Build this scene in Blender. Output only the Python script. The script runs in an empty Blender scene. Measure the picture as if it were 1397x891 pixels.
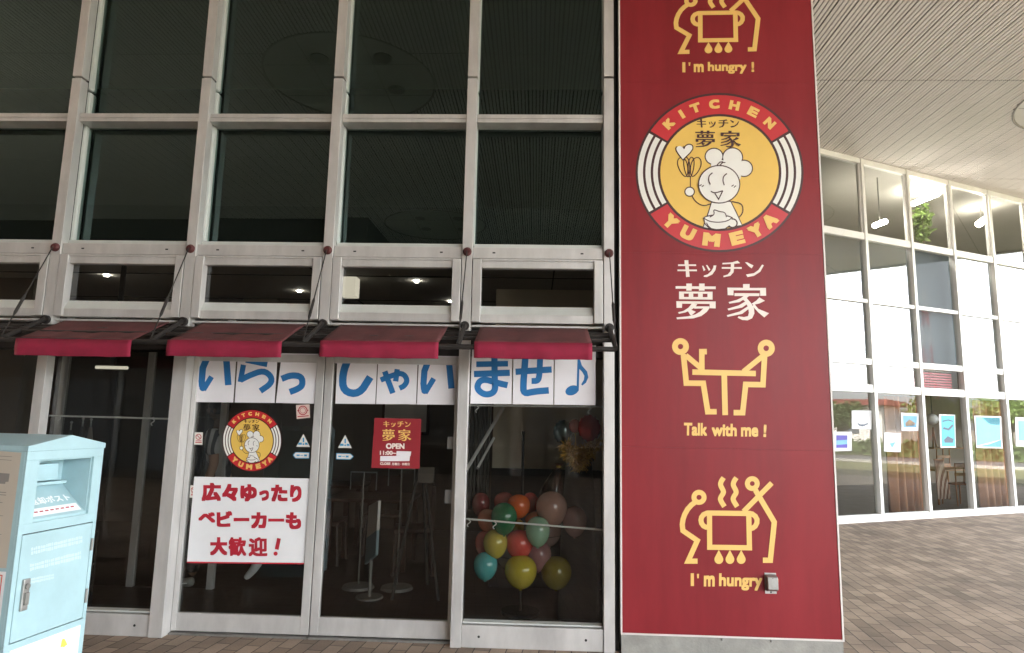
import bpy, bmesh, math, random
from mathutils import Vector, Matrix
from mathutils.geometry import tessellate_polygon

# ------------------------------------------------------------------ camera, light
SC = bpy.context.scene
COL = SC.collection
R = math.radians
random.seed(7)

FPX, CX, CY = 884.5, 698.5, 445.5          # photograph: 1397 x 891
PITCH, ROLL, YAW = R(8.169), R(1.168), R(2.157)
CAM = Vector((0, 0, 1.5973))
D = 4.82                                    # the shop front stands at y = D
_r = Vector((math.cos(YAW), math.sin(YAW), 0))
FW = Vector((-math.sin(YAW) * math.cos(PITCH), math.cos(YAW) * math.cos(PITCH), math.sin(PITCH)))
_u = _r.cross(FW)
RI = math.cos(ROLL) * _r + math.sin(ROLL) * _u
UP = -math.sin(ROLL) * _r + math.cos(ROLL) * _u

cd = bpy.data.cameras.new('camera')
cd.sensor_width = 36
cd.lens = FPX / 1397 * 36
cd.clip_start = 0.05
cd.clip_end = 2000
co = bpy.data.objects.new('camera', cd)
COL.objects.link(co)
M = Matrix((RI, UP, -FW)).transposed().to_4x4()
M.translation = CAM
co.matrix_world = M
SC.camera = co

SUN_EL, SUN_AZ = R(52), R(290)              # azimuth clockwise from +y
w = bpy.data.worlds.new('World')
SC.world = w
w.use_nodes = True
nt = w.node_tree
bg = nt.nodes['Background']
sky = nt.nodes.new('ShaderNodeTexSky')
sky.sky_type = 'NISHITA'
sky.sun_disc = False
sky.sun_elevation = SUN_EL
sky.sun_rotation = SUN_AZ
sky.dust_density = 3.0
sky.air_density = 1.0
hs = nt.nodes.new('ShaderNodeHueSaturation')
hs.inputs['Saturation'].default_value = 0.25
nt.links.new(sky.outputs[0], hs.inputs['Color'])
nt.links.new(hs.outputs[0], bg.inputs[0])
bg.inputs[1].default_value = 0.15

sd = bpy.data.lights.new('sun', 'SUN')
sd.energy = 4.0
sd.angle = R(0.53)
sd.color = (1, 0.95, 0.87)
so = bpy.data.objects.new('sun', sd)
COL.objects.link(so)
sdir = Vector((math.sin(SUN_AZ) * math.cos(SUN_EL), math.cos(SUN_AZ) * math.cos(SUN_EL), math.sin(SUN_EL)))
so.rotation_euler = sdir.to_track_quat('Z', 'Y').to_euler()
so.location = (20, -10, 30)

vs = SC.view_settings
vs.view_transform = 'Standard'
vs.look = 'None'
vs.exposure = 4.5
vs.gamma = 1
vs.use_curve_mapping = False
SC.cycles.max_bounces = 10
SC.cycles.transparent_max_bounces = 16

# ------------------------------------------------------------------ photograph geometry
def ray(u, v):
    return RI * ((u - CX) / FPX) - UP * ((v - CY) / FPX) + FW

def hit(u, v, n, p0):
    q = ray(u, v)
    return CAM + q * ((p0 - CAM).dot(n) / q.dot(n))

def F(u, v, dy=0.0):                        # point on the plane of the shop front, dy metres behind it
    return hit(u, v, Vector((0, 1, 0)), Vector((0, D + dy, 0)))

RA = 0.445                                  # the wing to the right runs at this angle
RP0 = Vector((6.07, 11.86, 0))
RDX = Vector((math.cos(RA), math.sin(RA), 0))
RN = Vector((math.sin(RA), -math.cos(RA), 0))   # towards the camera
RW = 1.267

def G(u, v, out=0.0):                       # point on the wing's plane, out metres in front of it
    return hit(u, v, RN, RP0 + RN * out)

def W(s, out, z):                           # wing coordinates
    return RP0 + RDX * s + RN * out + Vector((0, 0, z))

# ------------------------------------------------------------------ materials
MATS = {}
def mat(name, color, rough=0.5, metal=0.0, var=0.0, scale=4.0, bump=0.0, bscale=60.0, spec=0.5, emit=None, es=0.0, stretch=None, sheen=0.0):
    m = bpy.data.materials.new(name)
    m.use_nodes = True
    t = m.node_tree
    b = t.nodes['Principled BSDF']
    b.inputs['Base Color'].default_value = (*color, 1)
    b.inputs['Roughness'].default_value = rough
    b.inputs['Metallic'].default_value = metal
    b.inputs['Specular IOR Level'].default_value = spec
    if emit:
        b.inputs['Emission Color'].default_value = (*emit, 1)
        b.inputs['Emission Strength'].default_value = es
    if var or bump:
        tc = t.nodes.new('ShaderNodeTexCoord')
        mp = t.nodes.new('ShaderNodeMapping')
        if stretch: mp.inputs['Scale'].default_value = stretch
        t.links.new(tc.outputs['Object'], mp.inputs[0])
    if var:
        n = t.nodes.new('ShaderNodeTexNoise')
        n.inputs['Scale'].default_value = scale
        n.inputs['Detail'].default_value = 8
        n.inputs['Roughness'].default_value = 0.65
        t.links.new(mp.outputs[0], n.inputs['Vector'])
        r = t.nodes.new('ShaderNodeMapRange')
        r.inputs[1].default_value = 0.3; r.inputs[2].default_value = 0.7
        r.inputs[3].default_value = 1 - var; r.inputs[4].default_value = 1 + var * 0.5
        t.links.new(n.outputs[0], r.inputs[0])
        x = t.nodes.new('ShaderNodeMix'); x.data_type = 'RGBA'; x.blend_type = 'MULTIPLY'
        x.inputs[0].default_value = 1
        x.inputs[6].default_value = (*color, 1)
        t.links.new(r.outputs[0], x.inputs[7])
        t.links.new(x.outputs[2], b.inputs['Base Color'])
        r2 = t.nodes.new('ShaderNodeMapRange')
        r2.inputs[3].default_value = max(0.02, rough - 0.12); r2.inputs[4].default_value = min(1, rough + 0.12)
        t.links.new(n.outputs[0], r2.inputs[0])
        t.links.new(r2.outputs[0], b.inputs['Roughness'])
    if bump:
        n2 = t.nodes.new('ShaderNodeTexNoise')
        n2.inputs['Scale'].default_value = bscale
        n2.inputs['Detail'].default_value = 4
        t.links.new(mp.outputs[0], n2.inputs['Vector'])
        bp = t.nodes.new('ShaderNodeBump')
        bp.inputs['Strength'].default_value = bump
        bp.inputs['Distance'].default_value = 0.01
        t.links.new(n2.outputs[0], bp.inputs['Height'])
        t.links.new(bp.outputs[0], b.inputs['Normal'])
    MATS[name] = m
    return m

def glass(name, tint, f0, rough=0.0, wave=0.0, top=1.0, gcol=(1, 1, 1)):
    m = bpy.data.materials.new(name); m.use_nodes = True
    t = m.node_tree
    for n in list(t.nodes): t.nodes.remove(n)
    o = t.nodes.new('ShaderNodeOutputMaterial')
    mx = t.nodes.new('ShaderNodeMixShader')
    tr = t.nodes.new('ShaderNodeBsdfTransparent'); tr.inputs[0].default_value = (*tint, 1)
    gl = t.nodes.new('ShaderNodeBsdfGlossy'); gl.inputs['Roughness'].default_value = rough
    gl.inputs[0].default_value = (*gcol, 1)
    lw = t.nodes.new('ShaderNodeLayerWeight'); lw.inputs[0].default_value = 0.5
    pw = t.nodes.new('ShaderNodeMath'); pw.operation = 'POWER'; pw.inputs[1].default_value = 4
    t.links.new(lw.outputs['Facing'], pw.inputs[0])
    mr = t.nodes.new('ShaderNodeMapRange'); mr.inputs[3].default_value = f0; mr.inputs[4].default_value = top
    t.links.new(pw.outputs[0], mr.inputs[0])
    t.links.new(mr.outputs[0], mx.inputs[0])
    t.links.new(tr.outputs[0], mx.inputs[1]); t.links.new(gl.outputs[0], mx.inputs[2])
    t.links.new(mx.outputs[0], o.inputs[0])
    if wave:
        tc = t.nodes.new('ShaderNodeTexCoord')
        n = t.nodes.new('ShaderNodeTexNoise'); n.inputs['Scale'].default_value = 1.3; n.inputs['Detail'].default_value = 1
        t.links.new(tc.outputs['Object'], n.inputs['Vector'])
        b = t.nodes.new('ShaderNodeBump'); b.inputs['Strength'].default_value = wave; b.inputs['Distance'].default_value = 0.01
        t.links.new(n.outputs[0], b.inputs['Height']); t.links.new(b.outputs[0], gl.inputs['Normal'])
    MATS[name] = m
    return m

alu = mat('aluminium', (0.61, 0.59, 0.57), 0.40, 0.3, 0.2, 5, 0.05, 90, stretch=(1, 1, 0.35))
alu_in = mat('aluminium_flange', (0.60, 0.62, 0.59), 0.45, 0.1, 0.1, 5, stretch=(1, 1, 0.3))
alu_w = mat('white_aluminium', (0.72, 0.71, 0.69), 0.4, 0.0, 0.08, 4)
dark = mat('black_gap', (0.012, 0.011, 0.01), 0.8)
blackmetal = mat('black_painted_steel', (0.022, 0.018, 0.016), 0.55, 0.0, 0.4, 12, 0.2, 80)
rust = mat('red_rubber', (0.09, 0.018, 0.018), 0.6, 0.0, 0.3, 30)
redpanel = mat('red_panel', (0.255, 0.019, 0.025), 0.42, 0.0, 0.2, 1.6, 0.05, 3.0, spec=0.25, stretch=(2.2, 1, .35))
yellow = mat('yellow_vinyl', (0.86, 0.54, 0.15), 0.45, 0, 0.05, 3)
logored = mat('emblem_red_vinyl', (0.56, 0.022, 0.03), 0.4, 0, 0.05, 3)
logoyel = mat('emblem_yellow_vinyl', (0.84, 0.54, 0.11), 0.45, 0, 0.05, 3)
logowhite = mat('emblem_white_vinyl', (0.84, 0.82, 0.77), 0.45, 0, 0.05, 3)
logodark = mat('emblem_dark_vinyl', (0.055, 0.012, 0.012), 0.45)
whitetxt = mat('cream_vinyl', (0.86, 0.76, 0.69), 0.45, 0, 0.05, 3)
trimw = mat('white_trim', (0.75, 0.70, 0.66), 0.45, 0, 0.1, 6)
concrete = mat('concrete', (0.33, 0.32, 0.29), 0.85, 0, 0.25, 7, 0.3, 70)
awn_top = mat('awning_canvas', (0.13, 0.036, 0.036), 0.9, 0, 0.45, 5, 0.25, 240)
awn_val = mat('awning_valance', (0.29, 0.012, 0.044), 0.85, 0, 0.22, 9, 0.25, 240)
paper = mat('paper', (0.80, 0.77, 0.79), 0.75, 0, 0.05, 5, 0.12, 5)
paperw = mat('poster_paper', (0.82, 0.82, 0.83), 0.6, 0, 0.04, 5, 0.12, 4)
blue = mat('blue_ink', (0.015, 0.155, 0.40), 0.7, 0, 0.12, 6)
redink = mat('red_ink', (0.46, 0.012, 0.03), 0.7, 0, 0.2, 9)
opensign = mat('open_sign_red', (0.30, 0.016, 0.025), 0.5, 0, 0.06, 6)
g_shop = glass('shop_glass', (0.60, 0.61, 0.59), 0.055, 0.0, 0.010)
g_up = glass('upper_glass', (0.40, 0.46, 0.44), 0.08, 0.0, 0.03, .9, (0.68, 1.0, 0.96))
g_wing = glass('wing_glass', (0.72, 0.75, 0.74), 0.20, 0.0, 0.03)
g_clear = glass('clear_glass', (0.80, 0.82, 0.82), 0.0, 0.0, 0.02, 0.25)
g_low = glass('wing_low_glass', (0.80, 0.82, 0.80), 0.035, 0.0, 0.03)
boxblue = mat('pale_blue_steel', (0.37, 0.54, 0.58), 0.38, 0, 0.12, 5, 0.06, 25)
steel = mat('brushed_steel', (0.5, 0.5, 0.49), 0.35, 0.85, 0.2, 20)
greymetal = mat('grey_metal', (0.30, 0.29, 0.27), 0.45, 0.5, 0.25, 20)
beige = mat('beige_paper', (0.52, 0.46, 0.38), 0.75, 0, 0.05, 5)
greytxt = mat('grey_print', (0.25, 0.23, 0.21), 0.8)
soffit = mat('soffit_slat', (0.75, 0.695, 0.68), 0.6, 0.0, 0.06, 1.5, spec=0.2)
soffit_back = mat('soffit_gap', (0.012, 0.010, 0.009), 0.8)
lightpanel = mat('soffit_disc', (0.58, 0.555, 0.52), 0.5, 0, 0.04, 2)
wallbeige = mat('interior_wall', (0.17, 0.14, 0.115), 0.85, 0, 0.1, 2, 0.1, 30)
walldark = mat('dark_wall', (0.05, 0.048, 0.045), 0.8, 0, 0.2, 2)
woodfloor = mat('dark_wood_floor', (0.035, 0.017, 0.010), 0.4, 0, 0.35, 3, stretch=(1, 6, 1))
ceilmat = mat('interior_ceiling', (0.40, 0.38, 0.34), 0.85, 0, 0.06, 2)
spandrel = mat('grey_spandrel', (0.085, 0.10, 0.115), 0.7, 0, 0.06, 2)
curtain = mat('brown_curtain', (0.33, 0.15, 0.07), 0.85, 0, 0.12, 5, 0.1, 120, stretch=(1, 1, 0.1))
wood = mat('chair_wood', (0.30, 0.13, 0.05), 0.45, 0, 0.25, 8, stretch=(1, 1, 0.15))

lamp = mat('lit_lamp', (0.9, 0.9, 0.85), 0.5, emit=(1, 0.95, 0.85), es=8)
lampdim = mat('dim_lamp', (0.5, 0.5, 0.46), 0.5, emit=(1, 0.92, 0.74), es=0.04)
gold = mat('gold_tinsel', (0.95, 0.62, 0.15), 0.3, 0.3, 0.5, 60)
cello = glass('pink_cellophane', (0.80, 0.50, 0.48), 0.10, 0.1, 0.3)
skin = mat('skin', (0.45, 0.27, 0.19), 0.6, 0, 0.1, 10)
hairm = mat('black_hair', (0.015, 0.012, 0.011), 0.6, 0, 0.2, 60)
trouser = mat('dark_trousers', (0.03, 0.03, 0.035), 0.85, 0, 0.2, 15)
shoew = mat('white_shoe', (0.75, 0.75, 0.74), 0.6, 0, 0.1, 15)

def shirt_mat():
    m = mat('striped_shirt', (0.5, 0.5, 0.5), 0.85)
    t = m.node_tree; b = t.nodes['Principled BSDF']
    tc = t.nodes.new('ShaderNodeTexCoord')
    wv = t.nodes.new('ShaderNodeTexWave'); wv.inputs['Scale'].default_value = 5; wv.inputs['Distortion'].default_value = 0.6
    cr = t.nodes.new('ShaderNodeValToRGB')
    cr.color_ramp.elements[0].color = (0.08, 0.08, 0.085, 1); cr.color_ramp.elements[1].color = (0.55, 0.54, 0.53, 1)
    cr.color_ramp.elements[0].position = 0.35; cr.color_ramp.elements[1].position = 0.6
    t.links.new(tc.outputs['Object'], wv.inputs['Vector']); t.links.new(wv.outputs[0], cr.inputs[0]); t.links.new(cr.outputs[0], b.inputs['Base Color'])
    return m
shirt = shirt_mat()
cloth_striped = shirt_mat(); cloth_striped.name = 'striped_cloth'
_n = cloth_striped.node_tree.nodes
for k_ in _n:
    if k_.bl_idname == 'ShaderNodeTexWave': k_.inputs['Scale'].default_value = 9; k_.inputs['Distortion'].default_value = 0
    if k_.bl_idname == 'ShaderNodeValToRGB': k_.color_ramp.elements[0].color = (.16, .08, .05, 1); k_.color_ramp.elements[1].color = (.42, .33, .26, 1)

def paving_mat():
    m = bpy.data.materials.new('brick_paving'); m.use_nodes = True
    t = m.node_tree; b = t.nodes['Principled BSDF']
    tc = t.nodes.new('ShaderNodeTexCoord')
    mp = t.nodes.new('ShaderNodeMapping'); mp.inputs['Rotation'].default_value = (0, 0, R(-84))
    t.links.new(tc.outputs['Object'], mp.inputs[0])
    br = t.nodes.new('ShaderNodeTexBrick')
    br.inputs['Scale'].default_value = 1
    br.inputs['Brick Width'].default_value = 0.225
    br.inputs['Row Height'].default_value = 0.1125
    br.inputs['Mortar Size'].default_value = 0.004
    br.inputs['Mortar Smooth'].default_value = 0.3
    br.inputs['Bias'].default_value = 0.0
    br.inputs['Color1'].default_value = (0.20, 0.150, 0.110, 1)
    br.inputs['Color2'].default_value = (0.35, 0.268, 0.20, 1)
    br.inputs['Mortar'].default_value = (0.045, 0.036, 0.028, 1)
    t.links.new(mp.outputs[0], br.inputs['Vector'])
    n = t.nodes.new('ShaderNodeTexNoise'); n.inputs['Scale'].default_value = 1.6; n.inputs['Detail'].default_value = 7
    t.links.new(tc.outputs['Object'], n.inputs['Vector'])
    r = t.nodes.new('ShaderNodeMapRange'); r.inputs[1].default_value = 0.3; r.inputs[2].default_value = 0.7; r.inputs[3].default_value = 0.68; r.inputs[4].default_value = 1.3
    t.links.new(n.outputs[0], r.inputs[0])
    x = t.nodes.new('ShaderNodeMix'); x.data_type = 'RGBA'; x.blend_type = 'MULTIPLY'; x.inputs[0].default_value = 1
    t.links.new(br.outputs['Color'], x.inputs[6]); t.links.new(r.outputs[0], x.inputs[7])
    n3 = t.nodes.new('ShaderNodeTexNoise'); n3.inputs['Scale'].default_value = 90; n3.inputs['Detail'].default_value = 3
    t.links.new(tc.outputs['Object'], n3.inputs['Vector'])
    r3 = t.nodes.new('ShaderNodeMapRange'); r3.inputs[3].default_value = 0.7; r3.inputs[4].default_value = 1.3
    t.links.new(n3.outputs[0], r3.inputs[0])
    x3 = t.nodes.new('ShaderNodeMix'); x3.data_type = 'RGBA'; x3.blend_type = 'MULTIPLY'; x3.inputs[0].default_value = 1
    t.links.new(x.outputs[2], x3.inputs[6]); t.links.new(r3.outputs[0], x3.inputs[7])
    t.links.new(x3.outputs[2], b.inputs['Base Color'])
    b.inputs['Roughness'].default_value = 0.75
    bp = t.nodes.new('ShaderNodeBump'); bp.inputs['Strength'].default_value = 0.8; bp.inputs['Distance'].default_value = 0.006
    inv = t.nodes.new('ShaderNodeMath'); inv.operation = 'SUBTRACT'; inv.inputs[0].default_value = 1
    t.links.new(br.outputs['Fac'], inv.inputs[1])
    t.links.new(inv.outputs[0], bp.inputs['Height']); t.links.new(bp.outputs[0], b.inputs['Normal'])
    return m
paving = paving_mat()
grass = mat('grass', (0.075, 0.078, 0.022), 0.9, 0, 0.4, 1.2)
asphalt = mat('asphalt', (0.06, 0.06, 0.06), 0.85, 0, 0.2, 3)
earth = mat('earth', (0.12, 0.10, 0.07), 0.9, 0, 0.3, 0.3)
bark = mat('bark', (0.10, 0.07, 0.05), 0.9, 0, 0.3, 12)
leafm = mat('leaf', (0.06, 0.095, 0.025), 0.6, 0, 0.3, 3)
leafm2 = mat('leaf_bright', (0.10, 0.16, 0.03), 0.6, 0, 0.3, 3)

# ------------------------------------------------------------------ mesh helpers
class MB:
    def __init__(s): s.v = []; s.f = []; s.marks = []
    def face(s, pts):
        i = len(s.v); s.v += [tuple(p) for p in pts]; s.f.append(tuple(range(i, i + len(pts)))); return s
    def box(s, x0, x1, y0, y1, z0, z1, T=None):
        c = [Vector((x, y, z)) for z in (z0, z1) for y in (y0, y1) for x in (x0, x1)]
        if T: c = [T(p) for p in c]
        i = len(s.v); s.marks.append((i, len(s.f))); s.v += [tuple(p) for p in c]
        for q in ((0, 2, 3, 1), (4, 5, 7, 6), (0, 1, 5, 4), (2, 6, 7, 3), (0, 4, 6, 2), (1, 3, 7, 5)):
            s.f.append(tuple(i + k for k in q))
        return s
    def tube(s, pts, r, n=10, caps=True):
        pts = [Vector(p) for p in pts]
        rs = r if isinstance(r, (list, tuple)) else [r] * len(pts)
        i0 = len(s.v); prev = None; s.marks.append((i0, len(s.f)))
        for k, p in enumerate(pts):
            t = (pts[min(k + 1, len(pts) - 1)] - pts[max(k - 1, 0)]).normalized()
            a = prev if prev is not None else (Vector((0, 0, 1)) if abs(t.z) < 0.9 else Vector((1, 0, 0)))
            a = (a - t * a.dot(t)).normalized(); prev = a
            b = t.cross(a)
            for j in range(n):
                w_ = 2 * math.pi * j / n
                s.v.append(tuple(p + (a * math.cos(w_) + b * math.sin(w_)) * rs[k]))
        for k in range(len(pts) - 1):
            for j in range(n):
                a0 = i0 + k * n + j; a1 = i0 + k * n + (j + 1) % n
                s.f.append((a0, a1, a1 + n, a0 + n))
        if caps:
            s.f.append(tuple(i0 + j for j in reversed(range(n))))
            s.f.append(tuple(i0 + (len(pts) - 1) * n + j for j in range(n)))
        return s
    def ball(s, c, rx, ry, rz, nu=16, nv=10, fn=None):
        i0 = len(s.v); c = Vector(c); s.marks.append((i0, len(s.f)))
        for a in range(nv + 1):
            th = math.pi * a / nv
            for b in range(nu):
                ph = 2 * math.pi * b / nu
                p = Vector((math.sin(th) * math.cos(ph), math.sin(th) * math.sin(ph), math.cos(th)))
                if fn: p = fn(p)
                s.v.append(tuple(c + Vector((p.x * rx, p.y * ry, p.z * rz))))
        for a in range(nv):
            for b in range(nu):
                q = (i0 + a * nu + b, i0 + (a + 1) * nu + b, i0 + (a + 1) * nu + (b + 1) % nu, i0 + a * nu + (b + 1) % nu)
                s.f.append(q)
        return s
    def prism(s, poly, fn, t0, t1):         # poly: 2D points; fn(a, b, t) -> point
        n = len(poly); i = len(s.v)
        s.v += [tuple(fn(a, b, t0)) for a, b in poly] + [tuple(fn(a, b, t1)) for a, b in poly]
        s.f.append(tuple(i + k for k in reversed(range(n)))); s.f.append(tuple(i + n + k for k in range(n)))
        for k in range(n):
            s.f.append((i + k, i + (k + 1) % n, i + n + (k + 1) % n, i + n + k))
        return s
    def split(s, name, m, parent, **k):      # one object for every box, tube or ball
        out = []; mk = s.marks + [(len(s.v), len(s.f))]
        for (v0, f0), (v1, f1) in zip(mk[:-1], mk[1:]):
            b = MB(); b.v = s.v[v0:v1]; b.f = [tuple(i - v0 for i in f) for f in s.f[f0:f1]]
            out.append(b.build(name, m, parent, **k))
        return out
    def build(s, name, m, parent=None, smooth=False, bevel=0.0, normals=True):
        me = bpy.data.meshes.new(name)
        off = Vector((0, 0, 0))
        if parent is not None:
            off = parent.matrix_world.translation if False else Vector(parent['_o'])
        me.from_pydata([tuple(Vector(p) - off) for p in s.v], [], s.f)
        if normals:
            b = bmesh.new(); b.from_mesh(me)
            bmesh.ops.remove_doubles(b, verts=b.verts, dist=1e-5) if smooth else None
            bmesh.ops.recalc_face_normals(b, faces=b.faces)
            b.to_mesh(me); b.free()
        me.materials.append(m)
        if smooth:
            for p in me.polygons: p.use_smooth = True
        o = bpy.data.objects.new(name, me)
        COL.objects.link(o)
        if parent is not None: o.parent = parent
        o['_o'] = tuple(off)
        if bevel:
            bv = o.modifiers.new('edge', 'BEVEL'); bv.width = bevel; bv.segments = 2; bv.limit_method = 'ANGLE'
        return o

ALL = []
def thing(name, label, cat, loc=(0, 0, 0), group=None):
    o = bpy.data.objects.new(name, None); COL.objects.link(o)
    o.location = loc; o['_o'] = tuple(loc); o.empty_display_size = 0.1
    o['label'] = label; o['category'] = cat
    if group: o['group'] = group
    return o
def tag(o, label, cat, group=None):
    o['label'] = label; o['category'] = cat
    if group: o['group'] = group
    return o
def structure(o): o['kind'] = 'structure'; return o

# --- flat artwork: shapes drawn as 2D outlines, laid on a plane
def stroke(pts, w_, closed=False):
    P = [Vector(p) for p in pts]; n = len(P); L = []; Rr = []
    for i in range(n):
        if closed: a, b = P[i - 1], P[(i + 1) % n]; d0 = (P[i] - a); d1 = (b - P[i])
        else:
            d0 = P[i] - P[i - 1] if i else P[1] - P[0]
            d1 = P[i + 1] - P[i] if i < n - 1 else d0
        d0 = d0.normalized(); d1 = d1.normalized()
        n0 = Vector((-d0.y, d0.x)); n1 = Vector((-d1.y, d1.x))
        m_ = (n0 + n1)
        if m_.length < 0.2: m_ = n0
        m_ = m_.normalized(); k = min(1 / max(0.35, m_.dot(n0)), 2.2) * w_ / 2
        L.append(P[i] + m_ * k); Rr.append(P[i] - m_ * k)
    out = []
    for i in range(n if closed else n - 1):
        j = (i + 1) % n
        out.append([L[i], L[j], Rr[j], Rr[i]])
    return ('quads', out)
def smooth_pts(pts, it=2):
    P = [Vector(p) for p in pts]
    for _ in range(it):
        Q = [P[0]]
        for a, b in zip(P[:-1], P[1:]): Q += [a * 0.75 + b * 0.25, a * 0.25 + b * 0.75]
        Q.append(P[-1]); P = Q
    return P
def poly(outer, *holes): return ('poly', outer, holes)
def ell(c, rx, ry, a0=0, a1=360, n=48):
    return [(c[0] + rx * math.cos(R(a0 + (a1 - a0) * i / n)), c[1] + ry * math.sin(R(a0 + (a1 - a0) * i / n))) for i in range(n + (a1 - a0 < 360))]
def sector(c, r0x, r0y, r1x, r1y, a0, a1, n=24):
    A = ell(c, r0x, r0y, a0, a1, n); B = ell(c, r1x, r1y, a0, a1, n)
    return ('quads', [[A[i], A[i + 1], B[i + 1], B[i]] for i in range(n)])
def disc(c, rx, ry, n=48): return poly(ell(c, rx, ry, 0, 360, n))
def ring(c, R1, r1, n=40, asp=1.0):
    A = ell(c, R1, R1 * asp, 0, 360, n); B = ell(c, r1, r1 * asp, 0, 360, n)
    return ('quads', [[A[i], A[(i + 1) % n], B[(i + 1) % n], B[i]] for i in range(n)])
def tf(shapes, fn):
    out = []
    for s in shapes:
        if s[0] == 'quads': out.append(('quads', [[fn(p) for p in q] for q in s[1]]))
        elif s[0] == 'poly': out.append(('poly', [fn(p) for p in s[1]], [[fn(p) for p in h] for h in s[2]]))
        else: out.append(('glyphs', [[[fn(p) for p in q] for q in c] for c in s[1]]))
    return out
def zoom(ox, oy, sc): return lambda p: (ox + p[0] / sc, oy + p[1] / sc)

_tc = {}
def glyphs(txt, bold=0.0):
    k = (txt, bold)
    if k in _tc: return _tc[k]
    c = bpy.data.curves.new('lettering', 'FONT'); c.body = txt; c.offset = bold; c.resolution_u = 4
    o = bpy.data.objects.new('lettering', c); COL.objects.link(o)
    dg = bpy.context.evaluated_depsgraph_get()
    me = bpy.data.meshes.new_from_object(o.evaluated_get(dg))
    V = [Vector((v.co.x, v.co.y)) for v in me.vertices]
    T = [[V[i] for i in p.vertices] for p in me.polygons]
    bpy.data.objects.remove(o); bpy.data.curves.remove(c); bpy.data.meshes.remove(me)
    xs = [p.x for p in V]; ys = [p.y for p in V]
    _tc[k] = (T, min(xs), max(xs), min(ys), max(ys))
    return _tc[k]
def text(txt, p0, p1, h, bold=0.0, slant=0.0, up=None):
    """glyph outlines fitted between baseline points p0, p1 with height h (2D, y down);
    bold thickens them by laying shifted copies over each other"""
    T, x0, x1, y0, y1 = glyphs(txt)
    p0 = Vector(p0); p1 = Vector(p1); ax = p1 - p0
    if up is None: up = Vector((ax.y, -ax.x)).normalized()
    else: up = Vector(up).normalized()
    ey = bold * h / max(.2, y1 - y0); e = min(bold * ax.length / max(.1, x1 - x0), .3 * ax.length, ey * 1.5); xd = ax.normalized()
    W_ = ax.length - 2 * e; H_ = h - 2 * ey
    def fn(q, dx, dy):
        a = (q.x - x0) / (x1 - x0); b = (q.y - y0) / (y1 - y0)
        return p0 + xd * (e + dx + W_ * a + slant * b * h) + up * (ey + dy + b * H_)
    sh = [(0, 0)] if bold == 0 else [(0, 0)] + [(e * i, ey * j) for i in (-1, 0, 1) for j in (-1, 0, 1) if i or j]
    return ('glyphs', [[[fn(q, *d) for q in t] for t in T] for d in sh])

def decal(name, shapes, fn, m, parent, lift=0.001, step=0.00025):
    """fn(u, v, out) -> 3D point, out metres in front of the surface"""
    b = MB(); z = lift
    for s in shapes:
        if s[0] == 'glyphs':
            for ci, c in enumerate(s[1]):
                for q in c: b.face([fn(p[0], p[1], z + 3e-5 * ci) for p in q])
        elif s[0] == 'quads':
            for qi, q in enumerate(s[1]):
                b.face([fn(p[0], p[1], z + 3e-5 * (qi % 7)) for p in q])
        else:
            loops = [[Vector((p[0], p[1], 0)) for p in s[1]]] + [[Vector((p[0], p[1], 0)) for p in h] for h in s[2]]
            flat = [p for l in loops for p in l]
            for t in tessellate_polygon(loops): b.face([fn(flat[i].x, flat[i].y, z) for i in t])
        z += step
    return b.build(name, m, parent, normals=False)

def on_front(dy): return lambda u, v, o: F(u, v, dy - o)
def on_wing(out): return lambda u, v, o: G(u, v, out + o)

# ------------------------------------------------------------------ setting: ground, lawn, road
b = MB(); b.box(-30, 17.0, -30, 60, -0.2, 0); structure(b.build('pavement', paving))
b = MB(); b.face([(-900, -900, -0.06), (900, -900, -0.06), (900, 900, -0.06), (-900, 900, -0.06)]); structure(b.build('ground', earth))
b = MB(); b.face([(17, -60, -0.03), (27, -60, -0.03), (27, 90, -0.03), (17, 90, -0.03)]); structure(b.build('lawn', grass))
b = MB(); b.face([(27.3, -200, -0.05), (35, -200, -0.05), (35, 200, -0.05), (27.3, 200, -0.05)]); structure(b.build('road', asphalt))
b = MB(); b.box(27, 27.3, -200, 200, -0.06, 0.08); structure(b.build('kerb', concrete))
b = MB(); b.face([(35.2, -60, -0.03), (60, -60, -0.03), (60, 90, -0.03), (35.2, 90, -0.03)]); structure(b.build('far_lawn', grass))

# ------------------------------------------------------------------ canopy over the forecourt
ZS = 6.6
downm = mat('downlight_trim', (0.25, 0.24, 0.22), 0.4)
can = thing('canopy', 'pale slatted canopy ceiling over the forecourt with round light panels', 'canopy', (0, 0, ZS))
CXE = 15.6
holes = [(8.72, 9.4, 1.32), (-2.85, 0.9, 1.25), (-2.75, -6.7, 1.35), (2.6, -2.9, 1.3), (8.35, 1.9, 1.32), (8.35, -5.6, 1.32)]
YB = -11.0
def ymax(x):                                # soffit stops at the wing or the shop front
    if x < 2.15: return D + 0.12
    return RP0.y + (x - RP0.x) * math.tan(RA) - 0.005
seams = [-9.5, -5.76, -2.06, 1.64, 5.34, 9.03, 12.86]
b = MB(); pitch = 0.058; x = -16.0; sk = 0
while x < CXE - pitch:
    y0, y1 = YB, ymax(x + 0.025)
    cuts = []
    for (hx, hy, hr) in holes:
        dd = hr * hr - (x + 0.025 - hx) ** 2
        if dd > 0: cuts.append((hy - math.sqrt(dd), hy + math.sqrt(dd)))
    cuts += [(sm - 0.012, sm + 0.012) for sm in seams if sm < y1 - 0.05]
    cuts.sort()
    segs = []; a = y0
    for c0, c1 in cuts:
        if c0 > a: segs.append((a, min(c0, y1)))
        a = max(a, c1)
        if a >= y1: break
    if a < y1: segs.append((a, y1))
    for s0, s1 in segs:
        if s1 - s0 > 0.03: b.box(x, x + (0.034 if sk % 4 == 0 else 0.042), s0, s1, ZS, ZS + 0.012)
    x += pitch; sk += 1
b.build('slat_ceiling', soffit, can, normals=False)
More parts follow.
